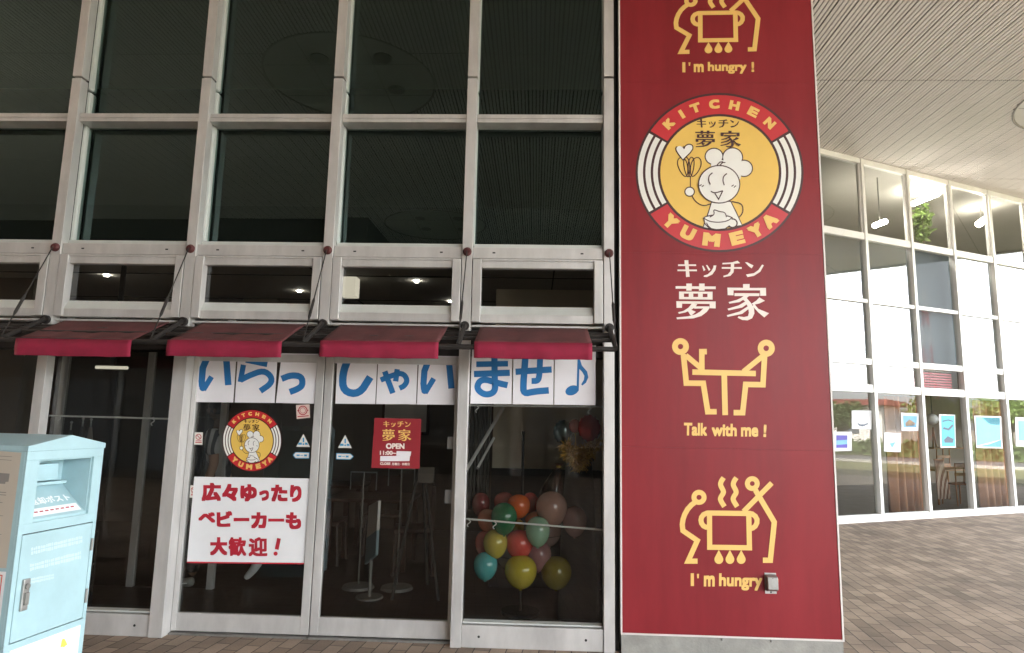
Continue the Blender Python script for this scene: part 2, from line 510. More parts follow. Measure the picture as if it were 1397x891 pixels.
b = MB()
b.box(-16, 2.15, YB, D + 0.1, ZS + 0.03, ZS + 0.5)
b.face([(2.15, YB, ZS + .03), (CXE, YB, ZS + .03), (CXE, ymax(CXE), ZS + .03), (2.15, ymax(2.15), ZS + .03)][::-1])
b.face([(1.9, YB, ZS + .55), (CXE, YB, ZS + .55), (CXE, ymax(CXE) + .8, ZS + .55), (1.9, ymax(2.16) + .8, ZS + .55)])  # unseen top sheet, stretched past the wing's edge to block stray sun
b.build('slab', soffit_back, can, normals=False)
b = MB(); b.box(CXE, CXE + 0.12, YB, ymax(CXE), ZS - 0.05, ZS + 0.5).box(-16, CXE, YB - .12, YB, ZS - 0.05, ZS + 0.5); b.split('fascia', alu_w, can)
for (hx, hy, hr) in holes:
    b = MB()
    pts = [(hx + hr * 0.985 * math.cos(2 * math.pi * k / 64), hy + hr * 0.985 * math.sin(2 * math.pi * k / 64)) for k in range(64)]
    b.prism(pts, lambda a, c, t: (a, c, t), ZS + 0.004, ZS + 0.025)
    o = b.build('light_panel', lightpanel, can)
    s = MB()
    for k in (-1, 1):
        xx = hr * 0.36 * k; yy = math.sqrt(hr * hr * .94 - xx * xx)
        s.box(hx + xx - 0.006, hx + xx + 0.006, hy - yy, hy + yy, ZS, ZS + 0.003)
        s.box(hx - yy, hx + yy, hy + xx - 0.006, hy + xx + 0.006, ZS + .0005, ZS + 0.0032)
    rp = [Vector((hx + hr * math.cos(2 * math.pi * k / 64), hy + hr * math.sin(2 * math.pi * k / 64), ZS + 0.002)) for k in range(65)]
    s.tube(rp, 0.016, 6, False)
    s.build('panel_joint', greytxt, o)
    l = MB()
    for i, j in ((-1, -1), (-1, 1), (1, -1), (1, 1)):
        cx, cy = hx + i * hr * .36, hy + j * hr * .36 + 0.0
        cx += .18; cy += .18
        l.tube([(cx, cy, ZS - 0.012), (cx, cy, ZS + 0.004)], 0.13, 20)
    l.split('downlight', downm, o)

# ------------------------------------------------------------------ dark building across the forecourt (seen mirrored in the glass)
t = thing('dark_building', 'dark walled L-shaped building facing the shop front across the forecourt', 'building', (-9, -6, 0))
b = MB(); b.box(-16, -4.4, -16, -6.0, 0, ZS).box(-4.4, 4.2, -16, -9.2, 0, ZS); b.split('wall', walldark, t)
for k in range(4):
    b = MB(); b.box(-14.5 + k * 2.5, -12.7 + k * 2.5, -5.99, -5.93, 0.2, 2.4); f = b.build('window', spandrel, t)
b = MB(); b.box(-16.2, -16, -16, D, 0, ZS); b.build('side_wall', walldark, t)
pal = mat('pale_facing', (0.30, 0.28, 0.25), 0.8, 0, 0.15, 2)
for k in range(5):
    x0 = -3.9 + k * 1.6
    b = MB(); b.box(x0, x0 + .35, -9.2, -9.08, 0, 3.4); b.build('pier', pal, t)
    b = MB(); b.box(x0 + .45, x0 + 1.5, -9.2, -9.15, .9, 2.5); f = b.build('window', spandrel, t)
    b = MB(); b.box(x0 + .42, x0 + 1.53, -9.2, -9.12, .82, .89); b.build('sill', pal, f)
b = MB(); b.box(-4.3, 4.2, -9.2, -9.1, 3.45, 3.8); b.build('band', pal, t)

# ------------------------------------------------------------------ the glazed shop front
shop = thing('shop_front', 'silver framed glass shop front with grid windows and sliding doors', 'building', (-2, D, 0))
MX = [-3.813 + 0.0375 + 1.08 * i for i in range(-4, 5)]        # mullion centres; index 4 is the first whole one seen
HW = 0.039
ZT = ZS
T0, T1 = 3.924, 3.992
for i, x in enumerate(MX):
    z0 = 2.285 if i == 6 else 0.0
    hw = HW
    b = MB()
    b.box(x - hw, x + hw, D, D + 0.085, max(z0, 0), 4.285).box(x - hw, x + hw, D, D + 0.085, 4.303, ZT)
    m_ = b.build('mullion', alu, shop, bevel=0.003)
    b = MB()
    b.box(x - 0.04, x + 0.04, D + 0.115, D + 0.2, 2.95, 4.23).box(x - 0.04, x + 0.04, D + 0.115, D + 0.2, 4.245, ZT)
    b.build('flange', alu_in, m_, bevel=0.018)
    b = MB(); b.box(x - 0.02, x + 0.02, D + 0.085, D + 0.115, z0, ZT); b.build('groove', dark, m_)
for i in range(len(MX) - 1):
    a, c = MX[i] + HW + 0.004, MX[i + 1] - HW - 0.004
    # upper transom, in two rails with a groove
    b = MB(); b.box(a, c, D + 0.025, D + 0.19, T0 + 0.034, T1).box(a, c, D + 0.025, D + 0.19, T0, T0 + 0.030).box(a, c, D + .03, D + .18, T0 + .03, T0 + .034)
    b.build('transom', alu, shop, bevel=0.002)
    b = MB(); b.box(a, c, D + 0.02, D + 0.19, 2.818, 2.905); o = b.build('lower_transom', alu, shop, bevel=0.003)
    b = MB(); b.box(a, c, D + 0.075, D + 0.19, 2.905, 2.945); b.build('glazing_bead', alu_in, o, bevel=0.003)
    b = MB()
    for xx in (a + 0.16, c - 0.16): b.box(xx - 0.011, xx + 0.011, D + 0.0185, D + 0.0215, 2.857, 2.867)
    b.split('drain_slot', dark, o)
    # two tall panes
    for z0, z1 in ((2.945, T0), (T1, ZT)):
        q_ = [random.uniform(-.004, .004) for _ in range(3)]; q_.append(q_[2] + q_[1] - q_[0]); b = MB(); b.face([(a - .05, D + 0.16 + q_[0], z0), (c + .05, D + 0.16 + q_[1], z0), (c + .05, D + 0.16 + q_[3], z1), (a - .05, D + 0.16 + q_[2], z1)])
        b.build('upper_pane', g_up, shop, normals=False)
    # projecting fanlight
    fan = MB()
    fan.box(a + 0.07, c - 0.07, D + 0.012, D + 0.07, 2.741, 2.795)
    fan.box(a + 0.05, c - 0.05, D + 0.004, D + 0.012, 2.795, 2.812).box(a + .05, c - .05, D + .012, D + .07, 2.795, 2.812)
    fan.box(a + 0.07, c - 0.07, D + 0.012, D + 0.07, 2.318, 2.382)
    fo = fan.build('fanlight', alu, shop, bevel=0.003)
    j = MB()
    for x0, x1, s_ in ((a + 0.003, a + 0.068, 1), (c - 0.068, c - 0.003, -1)):
        j.box(x0, x1, D - 0.006, D + 0.07, 2.322, 2.808)
    j.split('jamb', alu, fo, bevel=0.003)
    sl = MB(); sl.face([(a + .068, D + .014, 2.382), (c - .068, D + .014, 2.382), (c - .068, D + .062, 2.452), (a + .068, D + .062, 2.452)]); sl.build('sloped_sill', alu_in, fo, normals=False)
    p = MB(); p.face([(a + .06, D + .064, 2.40), (c - .06, D + .064, 2.40), (c - .06, D + .064, 2.745), (a + .06, D + .064, 2.745)]); p.build('pane', g_shop, fo, normals=False)
    s = MB(); s.box(a, c, D + 0.03, D + 0.19, 2.287, 2.303); s.build('door_head', alu, shop, bevel=.002)
    s = MB(); s.box(a - .03, c + .03, D + 0.10, D + 0.2, 2.07, 2.285); s.build('header', blackmetal, shop)
    # ground-floor glazing
    if i in (5, 6): continue
    s = MB(); s.box(a - 0.002, c + 0.002, D + 0.012, D + 0.15, 0.0, 0.150); o = s.build('sill', alu, shop, bevel=.004)
    k = MB()
    for xx in (a + 0.12, c - 0.12): k.tube([(xx, D + 0.010, 0.075), (xx, D + 0.0125, 0.075)], 0.009, 10)
    k.split('drain_slot', dark, o)
    k = MB(); k.box(a + .002, c - .002, D + .03, D + .10, .158, .168); k.build('glazing_bead', alu_in, o)
    p = MB(); p.face([(a, D + .10, .15), (c, D + .10, .15), (c, D + .10, 2.08), (a, D + .10, 2.08)]); p.build('shop_pane', g_shop, shop, normals=False)
# heavier post left of the doors, with its lit return
b = MB(); x = MX[5]; b.box(x - 0.052, x + 0.052, D - 0.004, D + 0.17, 0, 2.06); b.build('door_post', alu, shop, bevel=.004)
# sliding doors
DY = D + 0.10
for name_i, (x0, x1) in enumerate(((MX[5] + 0.055, MX[6] - 0.004), (MX[6] + 0.004, MX[7] - HW - 0.004))):
    sl, sr = (0.035, 0.062) if name_i == 0 else (0.062, 0.03)
    b = MB()
    b.box(x0, x0 + sl, DY, DY + 0.045, 0.02, 2.06).box(x1 - sr, x1, DY, DY + 0.045, 0.02, 2.06)
    b.box(x0 + sl, x1 - sr, DY + .002, DY + 0.043, 0.02, 0.145).box(x0 + sl, x1 - sr, DY + .002, DY + 0.043, 2.0, 2.06)
    dr = b.build('sliding_door', alu, shop, bevel=.003)
    p = MB(); p.face([(x0 + sl, DY + .02, .145), (x1 - sr, DY + .02, .145), (x1 - sr, DY + .02, 2.0), (x0 + sl, DY + .02, 2.0)]); p.build('pane', g_shop, dr, normals=False)
    k = MB(); k.box(x0, x1, DY - .03, DY + .1, 0.0, 0.012); k.build('door_track', greymetal, dr)
# interior
XL, XR, YI = -9.0, 2.14, 9.6
b = MB(); b.box(XL, XR, D + 0.16, YI, -0.005, 0.006); b.build('interior_floor', woodfloor, shop)
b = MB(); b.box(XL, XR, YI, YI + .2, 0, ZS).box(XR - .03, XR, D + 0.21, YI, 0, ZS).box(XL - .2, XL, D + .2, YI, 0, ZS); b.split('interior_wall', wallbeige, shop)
b = MB(); b.box(XL, XR - .036, D + .205, D + .225, 2.955, 3.28); b.build('slab_edge_mask', dark, shop)  # added black board that keeps the daylit slab edge dark
b = MB(); b.box(XL, XR - .03, D + 0.23, YI, 2.95, 3.2).box(XL, XR - .03, D + 0.2, YI, ZS, ZS + .2); b.split('interior_ceiling', ceilmat, shop)
b = MB(); b.box(XL, XR - .04, YI - .3, YI - .28, 3.2, ZS).box(XL, XR - .04, D + .4, YI - .28, 3.2, 3.21); b.split('upper_room_lining', walldark, shop)
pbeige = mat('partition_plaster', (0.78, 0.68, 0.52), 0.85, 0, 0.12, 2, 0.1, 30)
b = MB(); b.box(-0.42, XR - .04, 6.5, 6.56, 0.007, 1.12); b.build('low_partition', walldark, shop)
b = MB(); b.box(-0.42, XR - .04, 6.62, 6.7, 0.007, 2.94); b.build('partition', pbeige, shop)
b = MB(); b.box(XR - .035, XR + .0, D + .2, D + .22, 0, ZS); b.build('end_wall', walldark, shop)
b = MB(); b.box(XR, XR + .15, D + 0.9, 10.3, 0, ZS); b.build('outer_side_wall', concrete, shop)
b = MB(); b.box(XR - .2, 2.72, 10.31, 11.2, 0, ZS + .52); b.build('sun_block_wall', concrete, shop)  # unseen wall added to shut out sun between shop and wing
b = MB(); b.box(-16.3, 2.9, D - .25, 15.0, ZS + .57, ZS + .95); b.build('roof', concrete, shop)  # unseen roof slab, added to stop sun leaking in behind the shop
for k, (xx, yy) in enumerate(((-5.4, 6.6), (-3.25, 7.6))):
    b = MB(); b.box(xx - .2, xx + .2, yy - .2, yy + .2, 0.006, 2.95); b.build('interior_column', wallbeige, shop)
b = MB()
for xx, yy in ((-1.2, 6.3), (-1.0, 7.4), (-2.6, 6.9), (-4.3, 6.2), (-3.1, 8.4)):
    b.tube([(xx, yy, 2.935), (xx, yy, 2.95)], 0.02, 12)
b.split('ceiling_spot', lamp, shop)
b = MB()
for xx in (-2.1, 0.15): b.box(xx, xx + .012, D + .25, YI, 2.944, 2.952)
for yy in (6.1, 7.4): b.box(XL, XR - .04, yy, yy + .012, 2.943, 2.951)
b.split('ceiling_joint', dark, shop)

# inner vestibule frame behind the bay left of the doors
t = thing('inner_door', 'grey framed inner glass door inside the bay left of the entrance', 'door', (-3.4, 6.1, 0))
b = MB()
for xx in (-4.55, -3.7, -2.95): b.box(xx - .03, xx + .03, 6.1, 6.15, 0.006, 2.5)
b.box(-4.58, -2.92, 6.101, 6.149, 2.5, 2.57); b.build('frame', alu, t, bevel=.003)
b = MB(); b.face([(-4.52, 6.125, .01), (-2.98, 6.125, .01), (-2.98, 6.125, 2.5), (-4.52, 6.125, 2.5)]); b.build('pane', g_shop, t, normals=False)
t = thing('tube_lamp', 'short white tube lamp glowing behind the bay left of the doors', 'lamp', (-3.55, 5.7, 2.2))
a0, a1 = F(131, 501, .7), F(174, 502, .7)
b = MB(); b.tube([a0, a1], 0.014, 10); b.build('tube', lampdim, t)
b = MB(); b.box((a0.x + a1.x) / 2 - .02, (a0.x + a1.x) / 2 + .02, a0.y + .012, a0.y + .03, a0.z - .01, 2.94); b.build('hanger', blackmetal, t)

# pendant lamp behind the fanlight over the right-hand door
t = thing('pendant_lamp', 'square white paper lamp shade glowing behind a fanlight', 'lamp', F(478, 385, 1.4))
p0 = F(478, 388, 1.4)
b = MB(); b.box(p0.x - .075, p0.x + .075, p0.y - .075, p0.y + .075, p0.z - .13, p0.z + .13); b.build('lamp_shade', lampdim, t, bevel=.01)
b = MB(); b.tube([(p0.x, p0.y, p0.z + .13), (p0.x, p0.y, 2.95)], .006, 6); b.build('cord', blackmetal, t)

# ------------------------------------------------------------------ sign pillar
PX0, PX1 = 0.622, 2.155
pil = thing('sign_pillar', 'tall red sign pillar with yellow pictograms and round kitchen emblem', 'sign', (1.39, D, 0))
b = MB(); b.box(PX0 + .02, PX1 - .02, D + 0.012, D + 0.9, 0.0, ZS + .02); b.build('core', concrete, pil)
zb = 0.128
seam_z = [F(1000, 245).z, F(1000, 530).z, F(1000, 660).z, F(1000, 120).z]
b = MB(); zs = sorted([zb + .012, ZS] + [F(980, v).z for v in (114, 243, 346, 612)])
for z0, z1 in zip(zs[:-1], zs[1:]): b.box(PX0 + .012, PX1 - .012, D - 0.008, D + 0.012, z0 + .0003, z1 - .0003)
b.build('red_panel', redpanel, pil)
b = MB(); b.box(PX0, PX0 + .0115, D - .013, D + .012, zb, ZS).box(PX1 - .0115, PX1, D - .013, D + .25, zb, ZS).box(PX0 + .0115, PX1 - .0115, D - .012, D + .012, zb, zb + .0115); b.build('white_edge_trim', trimw, pil)
b = MB(); b.box(PX0 + .005, PX1 - .005, D - .004, D + .0118, 0, zb - .001); o = b.build('concrete_base', concrete, pil)
k = MB()
for u in (985, 1052):
    q = F(u, 869, -.004); k.ball((q.x, D - .006, zb - .012), .009, .006, .009, 10, 6)
k.build('anchor_bolt', greymetal, o, smooth=True)
b = MB(); b.box(0.552, PX0 - .002, D + .05, D + .1, 0, ZS); b.build('dark_joint', dark, pil)
PAN = on_front(-0.008)

zl = zoom(910, 640, 4.953)
hungry = []
hungry.append(ring((216, 191), 51, 17, 40))
hungry.append(stroke([(192, 222), (165, 242), (140, 270), (120, 305), (108, 340), (103, 375), (107, 416), (205, 483), (142, 622), (206, 622)], 35))
hungry.append(stroke([(300, 297), (268, 298), (246, 308), (233, 326), (229, 345), (233, 366), (246, 384), (262, 392), (278, 394)], 34))
hungry.append(stroke([(287, 297), (552, 300), (557, 532), (288, 528)], 35, True))
hungry.append(stroke([(548, 300), (575, 303), (596, 318), (608, 340), (607, 364), (596, 386), (580, 398), (568, 401)], 34))
for dx in (0, 86):
    hungry.append(stroke([(x_ + dx, y_) for x_, y_ in smooth_pts([(383, 58), (366, 82), (359, 108), (378, 140), (383, 160), (362, 190), (360, 210), (388, 254)])], 34))
hungry.append(ring((576, 98), 50, 16, 40))
hungry.append(stroke([(597, 142), (725, 358), (698, 616), (648, 616)], 36))
hungry.append(stroke([(517, 287), (708, 94)], 35))
for dx in (350, 425, 501):
    d_ = [(dx, 546)] + [(dx + 30 * math.sin(R(a)), 610 - 31 * math.cos(R(a))) for a in range(60, 301, 15)]
    hungry.append(poly(d_))
hungry_px = tf(hungry, zl)
decal('pictogram', hungry_px, PAN, yellow, pil)
# the same pictogram higher up the pillar
off = F(951.9, 15.4, -.008) - F(964.1, 696.5, -.008); off.y = 0
def PAN_UP(u, v, o): return F(u, v, -.008 - o) + off
decal('pictogram', hungry_px, PAN_UP, yellow, pil)
impact = lambda s, p0, p1, h: text(s, p0, p1, h, 0.035)
words = [impact('I', (160, 790), (182, 790), 86), poly([(202, 708), (217, 708), (214, 738), (204, 738)]), impact('m', (248, 793), (322, 794), 74), impact('hungry', (350, 817), (643, 822), 113)]
wl = tf(words, zl) + tf([impact('!', (735, 806), (752, 806), 66)], zl)
decal('lettering', wl, PAN, yellow, pil)
zu = zoom(900, 0, 8.1)
decal('lettering', tf([impact('I', (250, 800), (284, 800), 112), poly([(318, 690), (341, 690), (335, 728), (322, 728)]), impact('m', (376, 798), (486, 798), 92), impact('hungry', (532, 815), (960, 815), 130), impact('!', (1015, 796), (1043, 796), 112)], zu), PAN, yellow, pil)

zt = zoom(900, 450, 5.567)
talk = [ring((158, 127), 64, 20), ring((809, 140), 65, 21),
        stroke([(180, 185), (202, 405), (331, 406), (365, 622), (433, 622)], 42),
        stroke([(198, 194), (325, 300)], 40), stroke([(320, 305), (320, 166), (358, 166)], 42),
        stroke([(248, 321), (730, 332)], 42), stroke([(490, 342), (497, 648)], 43),
        stroke([(797, 197), (784, 417), (653, 415), (630, 629), (561, 629)], 42), stroke([(787, 196), (636, 318)], 40)]
decal('pictogram', tf(talk, zt), PAN, yellow, pil)
decal('lettering', tf([impact('Talk', (183, 803), (360, 806), 98), impact('with', (395, 808), (585, 810), 96), impact('me', (617, 812), (748, 813), 72), impact('!', (787, 814), (808, 815), 95)], zt), PAN, yellow, pil)

# kitchen name in cream characters
YUME = [poly([(95, 408), (213, 409), (213, 380), (275, 380), (275, 410), (355, 411), (355, 380), (415, 380), (415, 411), (538, 412), (538, 442), (415, 441), (415, 458), (352, 458), (352, 440), (272, 439), (272, 458), (213, 458), (213, 437), (95, 436)]),
        poly([(133, 468), (503, 470), (503, 557), (133, 553)], [(187, 490), (187, 528), (240, 528), (240, 490)], [(290, 490), (290, 528), (343, 528), (343, 490)], [(395, 492), (395, 530), (447, 530), (447, 492)]),
        poly([(103, 575), (537, 578), (537, 655), (472, 652), (470, 605), (167, 602), (165, 648), (105, 648)]),
        poly([(275, 600), (335, 608), (312, 640), (265, 672), (200, 700), (132, 714), (122, 697), (180, 683), (235, 648)]),
        poly([(300, 632), (468, 632), (470, 650), (440, 692), (380, 738), (290, 765), (110, 775), (104, 754), (230, 742), (310, 722), (365, 690), (400, 655), (300, 657)]),
        poly([(228, 680), (262, 668), (318, 692), (270, 732), (255, 725)])]
YA = [poly([(840, 385), (913, 385), (912, 428), (1093, 428), (1095, 515), (1030, 515), (1028, 455), (735, 455), (735, 510), (670, 508), (667, 425), (840, 427)]),
      poly([(745, 485), (1022, 488), (1020, 518), (745, 518)]),
      poly([(850, 515), (905, 518), (880, 540), (925, 590), (960, 650), (966, 710), (940, 765), (890, 787), (830, 782), (780, 757), (790, 742), (850, 750), (895, 740), (905, 700), (895, 640), (860, 575), (815, 540)]),
      poly([(840, 528), (865, 545), (800, 585), (690, 602), (680, 585), (770, 560)]),
      poly([(870, 575), (895, 600), (830, 645), (680, 677), (668, 658), (790, 622)]),
      poly([(895, 630), (910, 655), (830, 715), (670, 748), (660, 730), (800, 690)]),
      poly([(1020, 533), (1082, 570), (1020, 600), (955, 615), (930, 605), (985, 570)]),
      poly([(960, 600), (1010, 660), (1128, 708), (1075, 755), (1010, 700), (945, 630)])]
KIT = [poly([(122, 168), (194, 168), (193, 122), (235, 122), (238, 168), (320, 168), (322, 186), (240, 186), (243, 225), (330, 225), (330, 243), (244, 243), (250, 305), (210, 308), (207, 243), (115, 243), (115, 225), (204, 225), (201, 186), (122, 186)]),
       poly([(388, 185), (400, 183), (425, 228), (405, 243)]), poly([(430, 175), (445, 175), (480, 225), (462, 240)]),
       poly([(515, 180), (545, 180), (535, 230), (500, 280), (440, 308), (405, 305), (408, 292), (450, 278), (490, 240), (510, 205)]),
       poly([(612, 152), (720, 145), (780, 128), (808, 155), (740, 162), (612, 168)]), poly([(605, 198), (825, 198), (825, 218), (605, 216)]),
       poly([(705, 160), (742, 158), (740, 210), (735, 255), (700, 295), (625, 310), (622, 295), (670, 280), (700, 245), (705, 205)]),
       poly([(862, 145), (885, 145), (955, 180), (935, 212), (905, 190)]),
       poly([(1050, 170), (1070, 178), (1030, 250), (960, 295), (890, 308), (872, 280), (900, 275), (960, 265), (1010, 230)])]
zk = zoom(910, 340, 8.1)
decal('lettering', tf(KIT, zk), PAN, whitetxt, pil)
decal('lettering', tf(YUME + YA, zk), PAN, whitetxt, pil)
def fit(shapes, src, dst):                  # map bounding box src (x0,y0,x1,y1) to dst
    sx = (dst[2] - dst[0]) / (src[2] - src[0]); sy = (dst[3] - dst[1]) / (src[3] - src[1])
    return tf(shapes, lambda p: (dst[0] + (p[0] - src[0]) * sx, dst[1] + (p[1] - src[1]) * sy))
KBOX, NBOX = (115, 122, 1070, 308), (95, 380, 1128, 787)

def emblem(parent, cx, cy, rx, ry, fn, base=0.0):
    """round kitchen emblem in unit coordinates (1 = outer radius, y down), laid by fn"""
    U = lambda p: (cx + p[0] * rx, cy + p[1] * ry)
    Z = lambda p: U(((p[0] - 471) / 444, (p[1] - 447) / 420))
    o = decal('emblem', tf([disc((0, 0), 1, 1, 72)], U), fn, logodark, parent, base + 0.001)
    for a0, a1 in ((212.5, 327.5), (32.5, 147.5)): decal('red_segment', tf([sector((0, 0), .972, .972, .735, .735, a0, a1)], U), fn, logored, o, base + 0.002)
    for a0, a1 in ((-30.5, 30.5), (149.5, 210.5)):
        for r0, r1 in ((.972, .912), (.882, .820), (.790, .735)): decal('white_stripe', tf([sector((0, 0), r0, r0, r1, r1, a0, a1, 16)], U), fn, logowhite, o, base + 0.002)
    decal('yellow_disc', tf([disc((0, 0), .705, .705, 64)], U), fn, logoyel, o, base + 0.002)
    L = []
    for ch, a in zip('KITCHEN', (-136, -116, -108.5 + .0, -94, -76, -58, -40)):
        pass
    for ch, (X, Y) in zip('KITCHEN', ((205, 190), (268, 134), (340, 97), (443, 84), (550, 92), (648, 130), (730, 192))):
        ux, uy = (X - 471) / 444, (Y - 447) / 420
        a = math.atan2(uy, ux); c = (.853 * math.cos(a), .853 * math.sin(a))
        tx, ty = -math.sin(a), math.cos(a); wd = .022 if ch == 'I' else .062
        p0 = (c[0] - tx * wd - math.cos(a) * .05, c[1] - ty * wd - math.sin(a) * .05)
        p1 = (c[0] + tx * wd - math.cos(a) * .05, c[1] + ty * wd - math.sin(a) * .05)
        L.append(text(ch, p0, p1, .115, 0.055))
    for ch, (X, Y) in zip('YUMEYA', ((212, 706), (303, 768), (428, 805), (567, 803), (668, 760), (752, 716))):
        ux, uy = (X - 471) / 444, (Y - 447) / 420
        a = math.atan2(uy, ux); c = (.855 * math.cos(a), .855 * math.sin(a))
        tx, ty = math.sin(a), -math.cos(a); wd = .085 if ch != 'M' else .105
        k = .075
        p0 = (c[0] - tx * wd + math.cos(a) * k, c[1] - ty * wd + math.sin(a) * k)
        p1 = (c[0] + tx * wd + math.cos(a) * k, c[1] + ty * wd + math.sin(a) * k)
        L.append(text(ch, p0, p1, .165, 0.06))
    decal('lettering', tf(L, U), fn, yellow, o, base + 0.003)
    nm = fit(KIT, KBOX, (350, 165, 575, 210)) + fit(YUME + YA, NBOX, (343, 226, 585, 316))
    decal('lettering', tf(nm, Z), fn, logodark, o, base + 0.003)
    # little cook: a dark outline, then the white fill, then the face
    def blob(sh, d): return [disc(c, r1 + d, r2 + d, 36) for c, r1, r2 in sh]
    def pol(pts, d):
        n = len(pts); out = []
        ar = sum(pts[i - 1][0] * pts[i][1] - pts[i][0] * pts[i - 1][1] for i in range(n))
        sg = 1 if ar > 0 else -1
        for i in range(n):
            a_, b_, e_ = Vector(pts[i - 1]), Vector(pts[i]), Vector(pts[(i + 1) % n])
            n1 = (b_ - a_).normalized(); n2 = (e_ - b_).normalized()
            m_ = Vector((n1.y + n2.y, -(n1.x + n2.x))) * sg
            out.append(tuple(b_ + (m_.normalized() * d if m_.length > 1e-6 else Vector((0, 0)))))
        return poly(out)
    hat = [((442, 362), 46, 42), ((540, 368), 52, 50), ((600, 425), 44, 42)]
    band = [(425, 370), (600, 400), (582, 485), (425, 430)]
    heart = smooth_pts([(277, 380), (243, 335), (240, 315), (258, 303), (278, 312), (284, 325), (290, 306), (312, 297), (330, 306), (328, 330), (277, 380)], 1)[:-1]
    body = [(430, 600), (412, 660), (385, 735), (425, 745), (590, 725), (560, 660), (530, 600)]
    bowl = [(390, 690), (395, 715), (415, 738), (455, 746), (500, 742), (528, 722), (538, 684)]
    head = [((469, 509), 108, 98)]; hand = [((313, 548), 24, 23), ((540, 714), 23, 22)]
    Dk = 4
    lines = [stroke(smooth_pts([(326, 572), (345, 602), (385, 625), (430, 610)]), 6), stroke(smooth_pts([(535, 600), (592, 610), (596, 660), (565, 692)]), 6), stroke([(317, 470), (317, 525)], 5)]
    for rx_, cx_, tl in ((24, 279, -16), (15, 299, -6), (15, 320, 5), (25, 343, 18)):
        e = []
        for px_, py_ in ell((0, 0), rx_, 52, 0, 360, 24):
            k_ = R(tl); px_ *= (1 - .25 * py_ / 52)
            e.append((cx_ + px_ * math.cos(k_) - py_ * math.sin(k_), 418 + px_ * math.sin(k_) + py_ * math.cos(k_)))
        lines.append(stroke(e, 5, True))
    dk = blob(hat, Dk) + [pol(heart, Dk), pol(body, Dk)] + blob(hand, Dk) + lines
    decal('cook_outline', tf(dk, Z), fn, logodark, o, base + 0.003, 0.0001)
    wh = blob(hat, -2) + [pol(band, -2), pol(heart, -2), pol(body, -2)] + blob(hand[:1], -2)
    decal('cook_shape', tf(wh, Z), fn, logowhite, o, base + 0.006, 0.0001)
    decal('cook_outline', tf(blob(head, Dk) + [pol(bowl, Dk), disc((462, 688), 78, 20), disc(hand[1][0], 27, 26)], Z), fn, logodark, o, base + 0.0075, 0.0001)
    decal('cook_shape', tf(blob(head, -2) + [pol(bowl, -1), disc((462, 688), 70, 13), pol([(420, 680), (445, 668), (440, 640), (470, 652), (500, 655), (508, 680), (470, 692)], 2), disc(hand[1][0], 20, 19)], Z), fn, logowhite, o, base + 0.0085, 0.0001)
    fc = [stroke(smooth_pts([(389, 688), (420, 706), (470, 710), (515, 702), (538, 684)]), 5), stroke([(402, 712), (412, 730), (425, 740)], 5), stroke(smooth_pts([(434, 448), (416, 462), (412, 488), (422, 510)]), 6), stroke(smooth_pts([(510, 452), (492, 466), (488, 490), (496, 514)]), 6),
          stroke(smooth_pts([(425, 546), (445, 556), (488, 543)]), 6), stroke([(446, 556), (466, 588), (488, 543)], 6),
          stroke([(365, 518), (376, 510)], 5), stroke([(377, 522), (388, 514)], 5), stroke([(534, 520), (546, 512)], 5), stroke([(546, 526), (558, 516)], 5),
          stroke(smooth_pts([(420, 682), (445, 668), (438, 640), (470, 653), (500, 656), (508, 682)]), 5), stroke([(458, 408), (472, 392), (490, 390)], 5), stroke([(472, 410), (488, 394), (502, 394)], 5)]
    decal('cook_face', tf(fc, Z), fn, logodark, o, base + 0.0098, 0.00005)
    return o
emblem(pil, 860 + 471 / 3.872, 120 + 447 / 3.872, 444 / 3.872, 421 / 3.872, PAN)

# sensor box on the pillar
c0 = F(1051, 796, -.008)
t = thing('sensor_box', 'small grey metal box screwed low on the red sign pillar', 'box', (c0.x, D - .008, c0.z))
b = MB()
pr_ = [(0, .065), (-.052, .052), (-.058, -.03), (-.03, -.045), (0, -.048)]
b.prism([(a + D - .0085, z + c0.z) for a, z in pr_], lambda a, z, x: (x, a, z), c0.x - .036, c0.x + .036)
b.build('cover', greymetal, t, bevel=.004)
b = MB(); b.box(c0.x - .04, c0.x + .04, D - .013, D - .0095, c0.z - .068, c0.z + .072); b.build('mounting_plate', steel, t, bevel=.001)
b = MB()
for zz in (.045, -.058): b.ball((c0.x, D - (.058 if zz > 0 else .014), c0.z + zz), .006, .004, .006, 8, 6)
b.split('screw', blackmetal, t)

